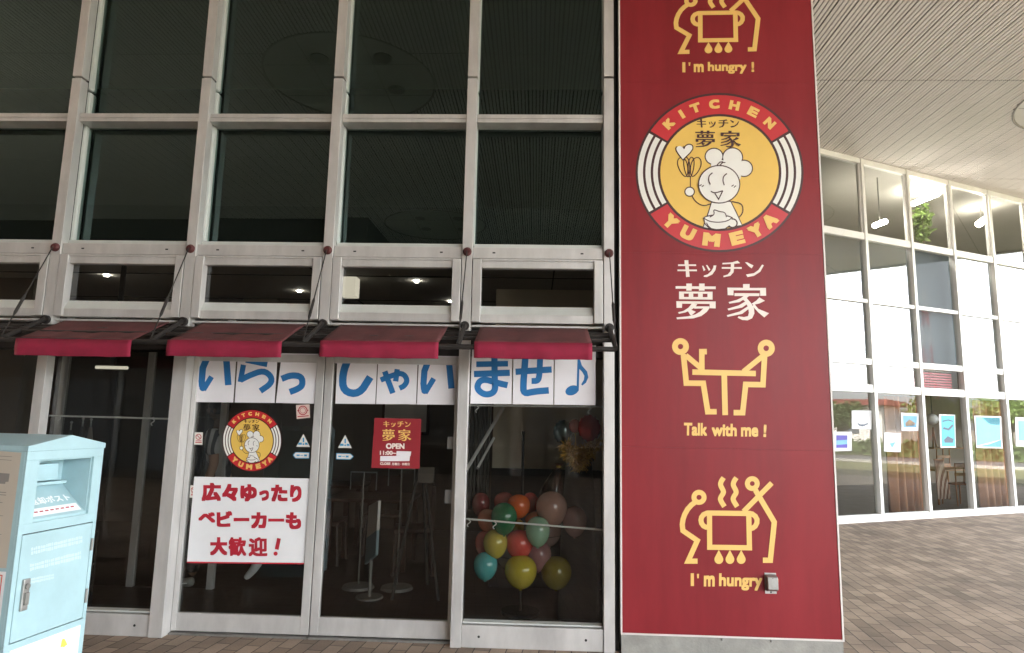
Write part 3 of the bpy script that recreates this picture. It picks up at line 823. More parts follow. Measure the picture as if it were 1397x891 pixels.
# ------------------------------------------------------------------ awnings with their pipe frame
P_ = 0.44
AW = [((22, 180), 463, 485, 'dull'), ((229, 385), 465, 486, ''), ((437, 598.5), 466, 487.5, ''), ((647, 808), 467.5, 489, '')]
LB = ['dark red canvas awning over the bay left of the doors, behind the pale blue box',
      'dark red canvas awning above the paper row over the round emblem door',
      'dark red canvas awning above the door with the red OPEN sign',
      'dark red canvas awning nearest the red sign pillar, above the balloon window']
for (u0, u1), yf, yv, _n, in AW:
    k = AW.index(((u0, u1), yf, yv, _n))
    a = F(u0, yf, -P_); c = F(u1, yf, -P_); zv = F((u0 + u1) / 2, yv, -P_).z; zf = (a.z + c.z) / 2
    t = thing('awning', LB[k], 'awning', ((a.x + c.x) / 2, D, zf), 'awnings over the shop front')
    zb_ = 2.283
    rnd = random.Random(k)
    # sloped canvas with slight sag
    def sheet(rows, thick, name, m):
        nu = 24; b = MB(); n = len(rows)
        idx = {}
        for side in (0, 1):
            for r_, (yy, zz, sag) in enumerate(rows):
                for i in range(nu + 1):
                    f_ = i / nu
                    z_ = zz - sag * math.sin(math.pi * f_) - sag * .4 * math.sin(f_ * 17 + k) - sag * .3 * math.sin(f_ * 41 + 2 * k)
                    yy2 = yy - (.004 * math.sin(f_ * 13 + 2 * k) + .003 * math.sin(f_ * 29 + k)) * (1 if r_ and name == 'valance' else 0)
                    idx[side, r_, i] = len(b.v)
                    b.v.append((a.x + (c.x - a.x) * f_, yy2 + (thick if side else 0) * .6, z_ - (thick if side else 0) * .6))
        for side in (0, 1):
            for r_ in range(n - 1):
                for i in range(nu):
                    b.f.append((idx[side, r_, i], idx[side, r_, i + 1], idx[side, r_ + 1, i + 1], idx[side, r_ + 1, i]))
        for i in range(nu):
            for r_ in (0, n - 1): b.f.append((idx[0, r_, i], idx[0, r_, i + 1], idx[1, r_, i + 1], idx[1, r_, i]))
        for r_ in range(n - 1):
            for i in (0, nu): b.f.append((idx[0, r_, i], idx[0, r_ + 1, i], idx[1, r_ + 1, i], idx[1, r_, i]))
        return b.build(name, m, t, smooth=True)
    yb = D - .006
    sheet([(yb, zb_, 0), (D - P_ * .25, zb_ * .75 + zf * .25 , .005), (D - P_ * .5, (zb_ + zf) / 2, .009), (D - P_ * .8, zb_ * .2 + zf * .8, .006), (D - P_, zf, .002)], .006, 'canvas', awn_top)
    sheet([(D - P_ - .004, zf + .002, .001), (D - P_ - .007, (zf + zv) / 2, .001), (D - P_ - .003, zv, .003)], .005, 'valance', awn_val)
    b = MB()
    for xx in (a.x + .002, c.x - .002):
        b.prism([(yb, zb_ - .008), (D - P_, zf - .008), (D - P_, zf - .03), (yb, zb_ - .03)], lambda p, q, x_: (x_, p, q), xx - .003, xx + .003)
    b.split('end_hem', awn_val, t)

fr = thing('pipe_rack', 'black pipe rack with tie cables carrying the red awnings', 'rack', (-2, D, 2.2))
PA = 0.405
zfb = F(625, 468, -P_).z - .022
b = MB(); b.tube([(-9, D - PA, zfb), (F(838, 471, -PA).x, D - PA, zfb)], .018, 12); b.build('front_bar', blackmetal, fr, smooth=False)
b = MB(); xe = 0.56
for yy, zz in ((D - .13, 2.205), (D - .24, 2.165), (D - .055, 2.232)): b.tube([(-9, yy, zz), (xe, yy, zz)], .014, 8)
b.split('rear_bar', blackmetal, fr)
for i in range(2, 9):
    x = MX[i]
    b = MB(); b.tube([(x, D - .002, 2.288), (x, D - .03, 2.288)], .034, 16); b.tube([(x, D - .03, 2.287), (x, D - PA, zfb + .006)], .017, 10)
    b.build('arm', blackmetal, fr)
    zt_ = F(740, 344.8).z
    b = MB(); b.tube([(x, D - .001, zt_), (x, D - .012, zt_), (x, D - .03, zt_)], [.034, .034, .022], 16); b.build('anchor_bolt', rust, fr, smooth=False)
    A = Vector((x, D - .03, zt_)); B = Vector((x, D - PA, zfb + .02))
    b = MB(); b.tube([A, B], .0045, 6); q0, q1 = A.lerp(B, .55), A.lerp(B, .78); b.tube([q0, q0.lerp(q1, .15), q0.lerp(q1, .85), q1], [.005, .011, .011, .005], 8); b.build('tie_cable', blackmetal, fr)

# ------------------------------------------------------------------ papers and signs stuck on the glass
GF = 0.118                                   # door glass plane (metres behind the front)
def sheet_px(name, label, cat, corners, m, dy, group=None, thick=.002, curl=.004, seed=0):
    """paper on the glass: corners tl,tr,br,bl in photo pixels"""
    tl, tr, br, bl = [F(u, v, dy) for u, v in corners]
    nu, nv = 8, 8; rnd = random.Random(seed)
    c0 = (tl + tr + br + bl) / 4
    t = thing(name, label, cat, tuple(c0), group)
    b = MB(); f1 = rnd.uniform(2, 5); ph = rnd.uniform(0, 6)
    for side in (0, 1):
        for j in range(nv + 1):
            for i in range(nu + 1):
                a_, d_ = i / nu, j / nv
                p = tl.lerp(tr, a_).lerp(bl.lerp(br, a_), d_)
                b.v.append((p.x, p.y + (thick if side else 0), p.z))
    N = (nu + 1) * (nv + 1)
    for j in range(nv):
        for i in range(nu):
            q = (j * (nu + 1) + i, j * (nu + 1) + i + 1, (j + 1) * (nu + 1) + i + 1, (j + 1) * (nu + 1) + i)
            b.f.append(q[::-1]); b.f.append(tuple(N + x_ for x_ in q))
    ed = [j * (nu + 1) for j in range(nv + 1)]
    for i in range(nu):
        for base in (0, nv * (nu + 1)): b.f.append((base + i, base + i + 1, N + base + i + 1, N + base + i))
    for j in range(nv):
        for i in (0, nu): b.f.append((j * (nu + 1) + i, (j + 1) * (nu + 1) + i, N + (j + 1) * (nu + 1) + i, N + j * (nu + 1) + i))
    b.build('sheet', m, t)
    return t, on_front(dy)
zc, zd, ze = zoom(240, 470, 4.69), zoom(440, 470, 4.69), zoom(630, 470, 4.4545)
S = smooth_pts
chars = [
 ('blue hiragana i, first sheet from the left', zc, (128, 2, 391, 8, 366, 371, 113, 368), [stroke([(203, 78), (172, 150), (165, 235), (168, 270)], 42), disc((172, 277), 22, 22, 20), stroke([(176, 290), (228, 206)], 34), stroke([(322, 88), (335, 260)], 42)]),
 ('blue hiragana ra on the sheet left of the small tsu', zc, (401, 2, 655, 5, 631, 374, 376, 371), [stroke([(448, 97), (585, 125)], 40), stroke([(432, 130), (418, 205), (412, 240)], 34), stroke(S([(412, 228), (470, 198), (560, 165), (612, 205), (610, 250), (540, 298)]), 38)]),
 ('blue small hiragana tsu over the emblem door corner', zc, (683, 8, 914, 12, 893, 379, 639, 374), [stroke(S([(676, 220), (740, 195), (805, 205), (812, 260), (780, 285), (728, 304)]), 40)]),
 ('blue hiragana shi, left one over the OPEN sign', zd, (98, 5, 354, 10, 337, 381, 82, 379), [stroke(S([(165, 88), (128, 190), (132, 300), (235, 320), (305, 208)]), 48)]),
 ('blue small hiragana ya on the middle sheet over the OPEN sign', zd, (361, 8, 612, 14, 598, 383, 343, 381), [stroke(S([(372, 228), (440, 200), (510, 180), (545, 225), (525, 265), (492, 280)]), 34), stroke([(398, 172), (450, 312)], 36), stroke([(478, 158), (468, 236)], 34)]),
 ('wrinkled sheet with blue hiragana i beside the balloon window post', zd, (620, 14, 880, 25, 866, 386, 604, 384), [stroke([(682, 92), (652, 170), (646, 250), (650, 290)], 40), disc((653, 296), 21, 21, 20), stroke([(656, 310), (712, 218)], 34), stroke([(808, 100), (825, 282)], 40)]),
 ('blue hiragana ma on the left sheet above the balloons', ze, (62, 5, 308, 5, 302, 362, 52, 360), [stroke([(88, 120), (281, 117)], 34), stroke([(74, 180), (292, 172)], 38), stroke(S([(198, 60), (200, 210), (205, 290), (140, 310), (85, 265), (120, 205), (220, 235), (278, 248)], 3), 38)]),
 ('blue hiragana se on the middle sheet above the balloons', ze, (315, 5, 560, 5, 556, 366, 309, 363), [stroke([(327, 166), (546, 152)], 38), stroke(S([(476, 85), (472, 190), (462, 222), (424, 222)]), 36), stroke(S([(386, 85), (374, 240), (376, 300), (440, 286), (529, 279)], 2), 40)]),
 ('blue music note on the sheet above the balloons', ze, (566, 5, 815, 8, 812, 369, 562, 366), [('quads', tf([disc((0, 0), 42, 29, 28)], lambda p: (670 + p[0] * .93 + p[1] * .35, 279 - p[0] * .36 + p[1] * .93))[0:1] and []), stroke([(710, 82), (704, 282)], 13), poly([(704, 82), (716, 82), (730, 128), (762, 165), (769, 200), (755, 232), (732, 250), (726, 242), (742, 215), (745, 190), (730, 165), (706, 140)])]),
]
for n_, (desc, z_, c_, shapes) in enumerate(chars):
    if n_ == 8:
        shapes = [disc((0, 0), 1, 1, 28)] and [poly([(670 + 42 * math.cos(a) * .93 + 29 * math.sin(a) * .35, 279 - 42 * math.cos(a) * .36 + 29 * math.sin(a) * .93) for a in [2 * math.pi * q / 28 for q in range(28)]])] + shapes[1:]
    cs = [z_(c_[q:q + 2]) for q in (0, 2, 4, 6)]
    dy = GF - .006 if n_ < 6 else .094
    lab = 'white paper sheet with ' + desc if not desc.startswith('wrinkled') else 'white ' + desc
    t, fn = sheet_px('paper_sheet', lab, 'paper sign', cs, paper, dy, 'paper sheets spelling the welcome', seed=n_)
    decal('painted_character', tf(shapes, z_), fn, blue, t, .0008, .0002)

zp = zoom(240, 640, 3.875)
t, fn = sheet_px('welcome_poster', 'large white poster with red handwritten Japanese lines on the emblem door', 'poster', [zp(p) for p in ((97, 40), (716, 50), (684, 497), (58, 490))], paperw, GF - .006, seed=21)
rows = [('広々ゆったり', (135, 172), (664, 172), 100, .028), ('ベビーカーも', (120, 312), (660, 318), 92, .03), ('大歓迎！', (180, 458), (560, 460), 100, .03)]
sh = []
chp = [[('広', 135, 238, 72, 170), ('々', 243, 328, 78, 170), ('ゆ', 340, 428, 80, 172), ('っ', 440, 492, 112, 168), ('た', 503, 590, 82, 172), ('り', 603, 664, 84, 174)],
       [('ベ', 118, 208, 228, 284), ('ビ', 215, 298, 222, 306), ('ー', 305, 388, 258, 276), ('カ', 397, 480, 228, 314), ('ー', 488, 572, 262, 278), ('も', 580, 662, 228, 318)],
       [('大', 180, 272, 360, 456), ('歓', 278, 372, 360, 460), ('迎', 384, 484, 360, 462)]]
for row in chp:
    for ch, x0, x1, y0, y1 in row:
        sh.append(text(ch, (x0, y1), (x1, y1), y1 - y0, 0.035 if ch in '歓迎' else .05 if ch != 'ー' else .05, 0.0))
sh += [stroke([(545, 366), (533, 425)], 20), disc((527, 447), 11, 11, 16)]
decal('lettering', tf(sh, zp), fn, redink, t, .0008, .00015)
decal('red_border', tf([stroke([(58, 493), (684, 500)], 8)], zp), fn, redink, t, .0008)

# OPEN sign
zo = zd
t, fn = sheet_px('open_sign', 'red opening hours sign with yellow name stuck on the right-hand door', 'sign', [zo(p) for p in ((333, 470), (632, 476), (620, 795), (312, 790))], opensign, GF - .006, seed=30)
decal('lettering', tf(fit(KIT, KBOX, (388, 490, 565, 528)) + fit(YUME + YA, NBOX, (382, 542, 568, 618)), zo), fn, yellow, t, .0008, .00015)
decal('lettering', tf([text('OPEN', (406, 668), (524, 669), 36, .04), text('11:00~', (367, 706), (472, 707), 26, .04), text('CLOSE', (368, 770), (434, 771), 16, .04), text('月曜日 · 休館日', (443, 773), (556, 774), 17, .03)], zo), fn, whitetxt, t, .0008, .0001)
decal('paper_patch', tf([poly([(474, 682), (568, 685), (563, 714), (472, 712)]), poly([(370, 714), (560, 712), (556, 746), (368, 747)])], zo), fn, paper, t, .0012, .0002)

# round emblem sticker on the door
cst = (343.8, 601.1)
q = F(*cst, GF)
t = thing('round_sticker', 'round kitchen emblem sticker on the left door glass', 'sticker', tuple(q))
emblem(t, cst[0], cst[1], 40.6, 42.6, on_front(GF - .002))

stickwhite = mat('sticker_white', (0.72, 0.68, 0.62), 0.5)
stickpink = mat('sticker_pink', (0.72, 0.55, 0.48), 0.5)
stickblue = mat('sticker_blue', (0.05, 0.30, 0.55), 0.5)
stickdim = mat('sticker_clear', (0.22, 0.22, 0.21), 0.5)
def sticker(name, label, cat, outline, z_, m, dy=GF - .001, group=None):
    pts = [z_(p) for p in outline]
    c_ = (sum(p[0] for p in pts) / len(pts), sum(p[1] for p in pts) / len(pts))
    t = thing(name, label, cat, tuple(F(*c_, dy)), group)
    b = MB(); n = len(pts)
    b.v = [tuple(F(*p, dy - .0012)) for p in pts] + [tuple(F(*p, dy)) for p in pts]
    b.f.append(tuple(range(n))); b.f.append(tuple(reversed(range(n, 2 * n))))
    for i in range(n): b.f.append((i, (i + 1) % n, n + (i + 1) % n, n + i))
    b.build('film', m, t)
    return t, on_front(dy - .0012)
nos = [([(119, 562), (173, 563), (170, 642), (116, 640)], zc, 'no-smoking sticker at the left edge of the emblem door, level with the emblem', stickwhite, redink),
       ([(76, 86), (112, 87), (109, 152), (72, 151)], zp, 'no-smoking sticker at the top left corner of the welcome poster', stickwhite, redink),
       ([(800, 590), (853, 592), (850, 668), (797, 667)], zd, 'faint no-smoking sticker on the dark right door edge, the upper one', stickdim, greytxt),
       ([(785, 930), (838, 931), (834, 1018), (781, 1016)], zd, 'faint no-smoking sticker on the dark right door edge, the lower one', stickdim, greytxt)]
for ol, z_, lab, m1, m2 in nos:
    t, fn = sticker('no_smoking_sticker', lab, 'sticker', ol, z_, m1, group='no smoking stickers on the doors')
    x0 = min(p[0] for p in ol); x1 = max(p[0] for p in ol); y0 = min(p[1] for p in ol); y1 = max(p[1] for p in ol); cx = (x0 + x1) / 2; r_ = (x1 - x0) * .33; cy = y0 + (y1 - y0) * .36
    decal('symbol', tf([ring((cx, cy), r_, r_ * .75, 24), stroke([(cx - r_ * .6, cy - r_ * .6), (cx + r_ * .6, cy + r_ * .6)], r_ * .25), stroke([(x0 + 8, y1 - 16), (x1 - 8, y1 - 16)], 6), stroke([(x0 + 10, y1 - 26), (x1 - 10, y1 - 26)], 4)], z_), fn, m2, t, .0006, .0001)
t, fn = sticker('square_sticker', 'square pink and white sticker with a ring emblem near the door top corner', 'sticker', [(768, 388), (855, 383), (858, 468), (773, 477)], zc, stickpink)
decal('symbol', tf([ring((812, 422), 30, 24, 24), ring((812, 422), 19, 16, 20), stroke([(776, 424), (790, 424)], 5), stroke([(836, 422), (848, 420)], 5), stroke([(778, 462), (850, 456)], 6)], zc), fn, redink, t, .0006, .0001)
for z_, dx, lab, d_ in ((zc, 0, 'on the emblem door', -1), (zd, -671, 'beside the OPEN sign', 1)):
    o_ = lambda pts, ddx=dx, dy_=0: [(x_ + ddx, y_ + (7 if ddx else 0)) for x_, y_ in pts]
    t, fn = sticker('warning_sticker', 'triangular white and blue warning sticker ' + lab, 'sticker', o_([(816, 573), (858, 656), (770, 654)]), z_, stickwhite, group='triangular stickers on the doors')
    decal('symbol', tf([stroke(o_([(816, 596), (816, 625)]), 9), disc(o_([(816, 638)])[0], 6, 6, 12), poly(o_([(785, 628), (806, 628), (806, 642), (780, 642)])), poly(o_([(826, 628), (840, 628), (846, 642), (826, 642)]))], z_), fn, stickblue, t, .0006, .0001)
    ar = [(750, 708), (766, 690), (853, 692), (851, 728), (766, 728)] if d_ < 0 else [(760, 690), (848, 692), (868, 710), (848, 728), (760, 726)]
    t, fn = sticker('arrow_sticker', 'small white arrow sticker with blue edge under the triangle ' + lab, 'sticker', o_(ar), z_, stickwhite, group='arrow stickers on the doors')
    decal('symbol', tf([stroke(o_([(772, 709), (792, 709)]), 10), stroke(o_([(796, 710), (814, 710)]), 4), stroke(o_([(820, 710), (838, 710)]), 12), stroke(o_(ar), 4, True)], z_), fn, stickblue, t, .0006, .0001)

# curtain rods behind the glass
rodm = mat('white_rod', (0.75, 0.73, 0.70), 0.4)
def rod(label, p, q, hooks, dy):
    a, c = F(*p, dy), F(*q, dy)
    t = thing('curtain_rod', label, 'rod', tuple(a), 'thin white rods behind the glass')
    b = MB(); b.tube([a, c], .007, 8); b.build('pole', rodm, t)
    for h in hooks:
        k = a.lerp(c, h); b = MB()
        pts = [k + Vector((.012 * math.sin(s_), -.009, -.004 - .05 * i / 10)) for i, s_ in enumerate([j * .62 for j in range(11)])]
        b.tube([k + Vector((0, -.008, .01))] + pts, .004, 6); b.build('hook', rodm, t)
rod('thin white rod with two hooks behind the bay beside the pale blue box', (62, 567), (232, 571.5), (.12, .87), .16)
rod('thin white rod with hooks just under the paper sheets over the balloons', (640, 553), (822, 555), (.06, .90), .16)
rod('thin white rod crossing in front of the balloon bunch', (636, 708), (823, 723), (.02, .21), .16)

# ------------------------------------------------------------------ balloons and decorations in the right window
zbn = zoom(630, 550, 3.182)
def balloon_mat(i, c):
    m = mat('balloon_rubber', tuple(k_ * .9 for k_ in c), 0.16, 0, 0.04, 6, spec=0.6)
    b_ = m.node_tree.nodes['Principled BSDF']
    b_.inputs['Subsurface Weight'].default_value = .5; b_.inputs['Subsurface Radius'].default_value = (.1, .08, .06); b_.inputs['Subsurface Scale'].default_value = .6
    return m
BL = [(183, 500, 52, 62, .22, (0.01, 0.16, 0.06), 'deep green balloon behind the lower rod'),
      (247, 447, 46, 46, .42, (0.75, 0.13, 0.015), 'bright orange balloon at the top of the bunch'),
      (297, 432, 32, 40, .55, (0.55, 0.05, 0.035), 'red balloon half hidden beside the orange one'),
      (390, 458, 62, 68, .34, (0.45, 0.25, 0.20), 'largest dusty pink balloon of the bunch'),
      (490, 512, 48, 58, .40, (0.40, 0.22, 0.21), 'dusty pink balloon hanging alone to the right'),
      (110, 507, 38, 44, .40, (0.65, 0.20, 0.11), 'salmon balloon left of the green one'),
      (146, 610, 48, 55, .26, (0.52, 0.42, 0.07), 'pale yellow balloon below the green one'),
      (98, 608, 36, 48, .40, (0.60, 0.14, 0.10), 'salmon pink balloon half behind the pale yellow one'),
      (250, 612, 54, 55, .30, (0.68, 0.09, 0.07), 'coral red balloon in the middle of the bunch'),
      (330, 556, 48, 58, .22, (0.30, 0.48, 0.33), 'mint green balloon right of the middle'),
      (330, 510, 50, 36, .46, (0.68, 0.20, 0.07), 'orange balloon peeping above the mint one'),
      (335, 662, 48, 58, .42, (0.38, 0.18, 0.18), 'dull mauve balloon low in the bunch'),
      (103, 706, 47, 53, .25, (0.10, 0.42, 0.42), 'turquoise balloon at the lower left'),
      (256, 730, 63, 63, .24, (0.50, 0.40, 0.03), 'yellow balloon at the bottom centre'),
      (410, 735, 60, 62, .40, (0.30, 0.24, 0.02), 'olive yellow balloon at the bottom right'),
      (185, 432, 42, 42, .60, (0.40, 0.08, 0.06), 'dull red balloon behind the green and orange ones'),
      (246, 545, 22, 38, .50, (0.60, 0.38, 0.03), 'golden yellow balloon in the gap of the bunch'),
      (215, 470, 40, 44, .62, (0.70, 0.22, 0.05), 'orange balloon deep behind the green one'),
      (150, 545, 44, 48, .58, (0.62, 0.25, 0.16), 'pale salmon balloon deep in the left of the bunch'),
      (300, 600, 44, 50, .62, (0.66, 0.24, 0.10), 'light orange balloon deep in the middle of the bunch'),
      (200, 665, 44, 46, .60, (0.30, 0.32, 0.28), 'grey green balloon deep between turquoise and coral ones'),
      (380, 560, 46, 52, .66, (0.42, 0.26, 0.22), 'pale pink balloon deep under the largest one'),
      (82, 440, 36, 48, .62, (0.25, 0.04, 0.04), 'dark red balloon in the shade at the upper left')]
for i, (X, Y, rx, ry, dd, c, lab) in enumerate(BL):
    u, v = zbn((X, Y)); p = F(u, v, .14 + dd); sc = (D + .14 + dd) / FPX
    ax, az = 1.06 * rx / 3.182 * sc, 1.04 * ry / 3.182 * sc
    t = thing('balloon', lab, 'balloon', tuple(p), 'bunch of balloons in the right window')
    def egg(q): return Vector((q.x * (1 + .10 * q.z), q.y * (1 + .10 * q.z), q.z if q.z > 0 else q.z * 1.08))
    b = MB(); b.ball(p, ax, ax, az, 28, 18, egg); b.build('skin', balloon_mat(i, c), t, smooth=True)
    b = MB(); b.tube([p + Vector((0, 0, -az * 1.05)), p + Vector((0, 0, -az * 1.14))], [.006, .014], 8); b.build('knot', MATS['balloon_rubber'], t)
# string frame that carries the bunch
t = thing('balloon_stand', 'thin dark pole standing behind the balloon bunch', 'stand', tuple(F(720, 800, .8)))
q = F(712, 700, .85); b = MB(); b.tube([(q.x, q.y, .02), (q.x, q.y, 1.5)], .012, 8).tube([(q.x, q.y, .006), (q.x, q.y, .03)], .16, 24)
for (X, Y, rx, ry, dd, c, lab) in BL:
    u, v = zbn((X, Y + ry)); p = F(u, v, .14 + dd); b.tube([p, (q.x, q.y, max(.2, p.z - .12))], .002, 4)
b.build('pole', blackmetal, t)
# foil balloons
def foil(u, v, rx, ry, dd, c, lab):
    p = F(*zbn((u, v)), .14 + dd); sc = (D + .14 + dd) / FPX / 3.182
    t = thing('foil_balloon', lab, 'balloon', tuple(p), 'shiny foil balloons by the gold tinsel')
    b = MB(); b.ball(p, rx * sc, rx * sc * .6, ry * sc, 32, 16, lambda q: q * (1 + .05 * math.sin(14 * math.atan2(q.z, q.x)) * (1 - abs(q.y))))
    b.build('foil', mat('foil_film', tuple(min(1, k_ * 1.5) for k_ in c), 0.15, 0.55, 0.1, 20), t, smooth=True)
    k = MB(); k.tube([p + Vector((0, 0, -ry * sc)), p + Vector((0.01, .02, -ry * sc - .12))], .004, 6); k.build('ribbon', gold, t)
foil(553, 108, 48, 56, .38, (0.50, 0.05, 0.04), 'shiny red foil balloon above the gold tinsel')
foil(492, 100, 26, 30, .5, (0.40, 0.10, 0.08), 'small dull red foil balloon beside the shiny red one')
foil(440, 125, 42, 50, .55, (0.14, 0.17, 0.16), 'grey green foil balloon left of the red ones')
# tinsel: a draped garland of many narrow strips, one continuous decoration
t = thing('tinsel_garland', 'gold tinsel garland draped over a dark stand in the right window', 'garland', tuple(F(790, 620, .55)))
b = MB(); rnd = random.Random(4)
path = [(445, 180), (470, 200), (500, 205), (530, 215), (560, 190), (585, 165), (575, 195), (545, 225), (520, 250), (500, 275), (480, 225), (455, 215), (510, 230), (530, 280)]
pts = [F(*zbn(p), .14 + .42 + .05 * math.sin(i * 1.7)) for i, p in enumerate(path)]
for a, c in zip(pts[:-1], pts[1:]):
    for _ in range(150):
        p = a.lerp(c, rnd.random())
        d_ = Vector((rnd.gauss(0, 1), rnd.gauss(0, 1), rnd.gauss(0, 1) - .3)).normalized(); ln = rnd.uniform(.03, .085)
        s_ = d_.cross(Vector((rnd.gauss(0, 1), rnd.gauss(0, 1), rnd.gauss(0, 1)))).normalized() * .0045
        b.face([p - s_, p + s_, p + d_ * ln + s_ * .5, p + d_ * ln - s_ * .5])
b.build('strip_fringe', gold, t, normals=False)
b = MB(); b.tube(pts, .006, 6); b.build('core_wire', gold, t)
t = thing('dark_stand', 'dark cloth covered pedestal under the gold tinsel', 'stand', tuple(F(795, 800, .6)))
q0, q1 = F(772, 645, .75), F(808, 645, .75); xc = (q0.x + q1.x) / 2
b = MB(); b.tube([(xc, D + .78, .006), (xc, D + .78, .8), (xc, D + .78, q0.z + .1)], [.17, .14, .11], 20); b.build('cloth', walldark, t, smooth=True)
b = MB(); b.tube([(xc, D + .78, q0.z + .1), (xc, D + .78, q0.z + .12)], .13, 20); b.build('top', walldark, t)
# cellophane cone
t = thing('cellophane_bag', 'tall pink cellophane bag with a twisted top above the big pink balloon', 'bag', tuple(F(750, 660, .55)))
b0, b1 = F(*zbn((375, 430)), .65), F(*zbn((425, 262)), .65)
prof = [(0, .085), (.25, .09), (.5, .07), (.75, .042), (.92, .015), (1.0, .04)]
b = MB(); n = 20
for f_, r_ in prof:
    c_ = b0.lerp(b1, f_)
    for j in range(n):
        a_ = 2 * math.pi * j / n; rr = r_ * (1 + .12 * math.sin(5 * a_))
        b.v.append((c_.x + rr * math.cos(a_), c_.y + rr * math.sin(a_), c_.z))
for k in range(len(prof) - 1):
    for j in range(n): b.f.append((k * n + j, k * n + (j + 1) % n, (k + 1) * n + (j + 1) % n, (k + 1) * n + j))
b.build('wrap', cello, t, smooth=True, normals=False)
b = MB(); c_ = b0.lerp(b1, .92); b.tube([c_ + Vector((0, 0, -.01)), c_ + Vector((0, 0, .012))], .02, 12); b.build('tie', gold, t)
# leaning white poles and a drape behind the right window
t = thing('leaning_pole', 'longer white pole leaning behind the glass at the left of the balloon window', 'pole', tuple(F(655, 600, 1.2)), 'leaning white poles')
a, c = F(*zbn((20, 290)), 1.1), F(*zbn((180, 20)), 1.3); b = MB(); b.tube([a, c], .016, 10); b.build('rod', rodm, t)
b = MB(); b.tube([a, a + (a - c).normalized() * .02], .02, 10); b.build('end_cap', greymetal, t)
t = thing('leaning_pole', 'shorter thin white pole leaning parallel beside the longer one in the right window', 'pole', tuple(F(665, 600, 1.2)), 'leaning white poles')
a, c = F(*zbn((70, 280)), 1.1), F(*zbn((140, 150)), 1.2); b = MB(); b.tube([a, c], .012, 10); b.build('rod', rodm, t)
b = MB(); b.tube([a, a + (a - c).normalized() * .02], .016, 10); b.build('end_cap', greymetal, t)
t = thing('dark_drape', 'dark green grey drape hanging inside the balloon window', 'curtain', tuple(F(668, 700, .7)))
b = MB(); x0, x1 = F(640, 600, 1.5).x, F(668, 600, 1.5).x
drape = mat('drape_cloth', (0.17, 0.16, 0.14), 0.9, 0, 0.2, 8)
n = 60
for k in range(n + 1):
    f_ = k / n; xx = x0 + (x1 - x0) * f_; yy = D + 1.5 + .02 * math.sin(f_ * 38)
    for z_ in (.75, 1.3, 2.04): b.v.append((xx, yy + (.004 if z_ > 1 else 0), z_))
for k in range(n):
    for j in range(2): b.f.append((k * 3 + j, (k + 1) * 3 + j, (k + 1) * 3 + j + 1, k * 3 + j + 1))
o = b.build('cloth', drape, t, smooth=True); sm = o.modifiers.new('thick', 'SOLIDIFY'); sm.thickness = .004
b = MB(); b.tube([(x0 - .02, D + 1.5, 2.05), (x1 + .02, D + 1.5, 2.05)], .01, 8); b.build('rail', blackmetal, t)

# ------------------------------------------------------------------ things standing in the shop behind the right door
t = thing('menu_board', 'pale blue and beige freestanding board angled behind the right-hand door', 'board', tuple(F(512, 770, 1.2)))
c_ = [F(505, 690, 1.3), F(518, 683, 1.05), F(514, 757, 1.05), F(499, 770, 1.3)]
nb = (c_[1] - c_[0]).cross(c_[3] - c_[0]).normalized() * .012
def slab(cs, m, name):
    b = MB(); b.v = [tuple(p + nb) for p in cs] + [tuple(p - nb) for p in cs]
    b.f = [(0, 1, 2, 3), (7, 6, 5, 4)] + [(i, (i + 1) % 4, 4 + (i + 1) % 4, 4 + i) for i in range(4)]
    return b.build(name, m, t)
mid0, mid1 = c_[0].lerp(c_[3], .55), c_[1].lerp(c_[2], .55)
slab([c_[0], c_[1], mid1, mid0], stickwhite, 'upper_sheet'); slab([mid0, mid1, c_[2], c_[3]], mat('board_blue', (0.22, 0.32, 0.36), 0.6), 'lower_sheet')
cc = (c_[2] + c_[3]) / 2
b = MB(); b.tube([(cc.x, cc.y, .006), (cc.x, cc.y, cc.z)], .015, 8).tube([(cc.x, cc.y, .006), (cc.x, cc.y, .02)], .12, 20); b.build('foot', greymetal, t)
for (u, v0, v1, lab) in ((492, 645, 735, 'slim steel pole stand behind the right door, left of the pale board'), (544, 640, 738, 'slim steel pole stand behind the right door, right of the pale board')):
    p0 = F(u, v1, 1.5); z1 = F(u, v0, 1.5).z
    t = thing('pole_stand', lab, 'stand', (p0.x, p0.y, 0), 'steel pole stands inside the shop')
    b = MB(); b.tube([(p0.x, p0.y, .006), (p0.x, p0.y, .03), (p0.x, p0.y, .045)], [.15, .14, .03], 28); b.build('base', greymetal, t)
    b = MB(); b.tube([(p0.x, p0.y, .045), (p0.x, p0.y, z1)], .008, 10); b.build('pole', greymetal, t)
    b = MB(); b.box(p0.x - .13, p0.x + .13, p0.y - .004, p0.y + .004, z1, z1 + .012).box(p0.x - .13, p0.x - .12, p0.y - .004, p0.y + .004, z1 - .16, z1).box(p0.x + .12, p0.x + .13, p0.y - .004, p0.y + .004, z1 - .16, z1); b.build('sign_holder', steel, t)
t = thing('easel', 'black wooden easel with a small pale card behind the right door edge', 'easel', tuple(F(585, 750, 1.3)))
e0 = F(575, 640, 1.3); b = MB()
for dx, dy_ in ((-.12, -.1), (.14, -.1), (.02, .25)): b.tube([(e0.x + dx * .2, e0.y + dy_ * .2, e0.z), (e0.x + dx * 1.6, e0.y + dy_ * 1.6, .006)], .014, 8)
b.split('leg', walldark, t)
b = MB(); b.box(e0.x - .02, e0.x + .13, e0.y - .06, e0.y - .05, e0.z - .12, e0.z + .02); b.build('card', wallbeige, t)

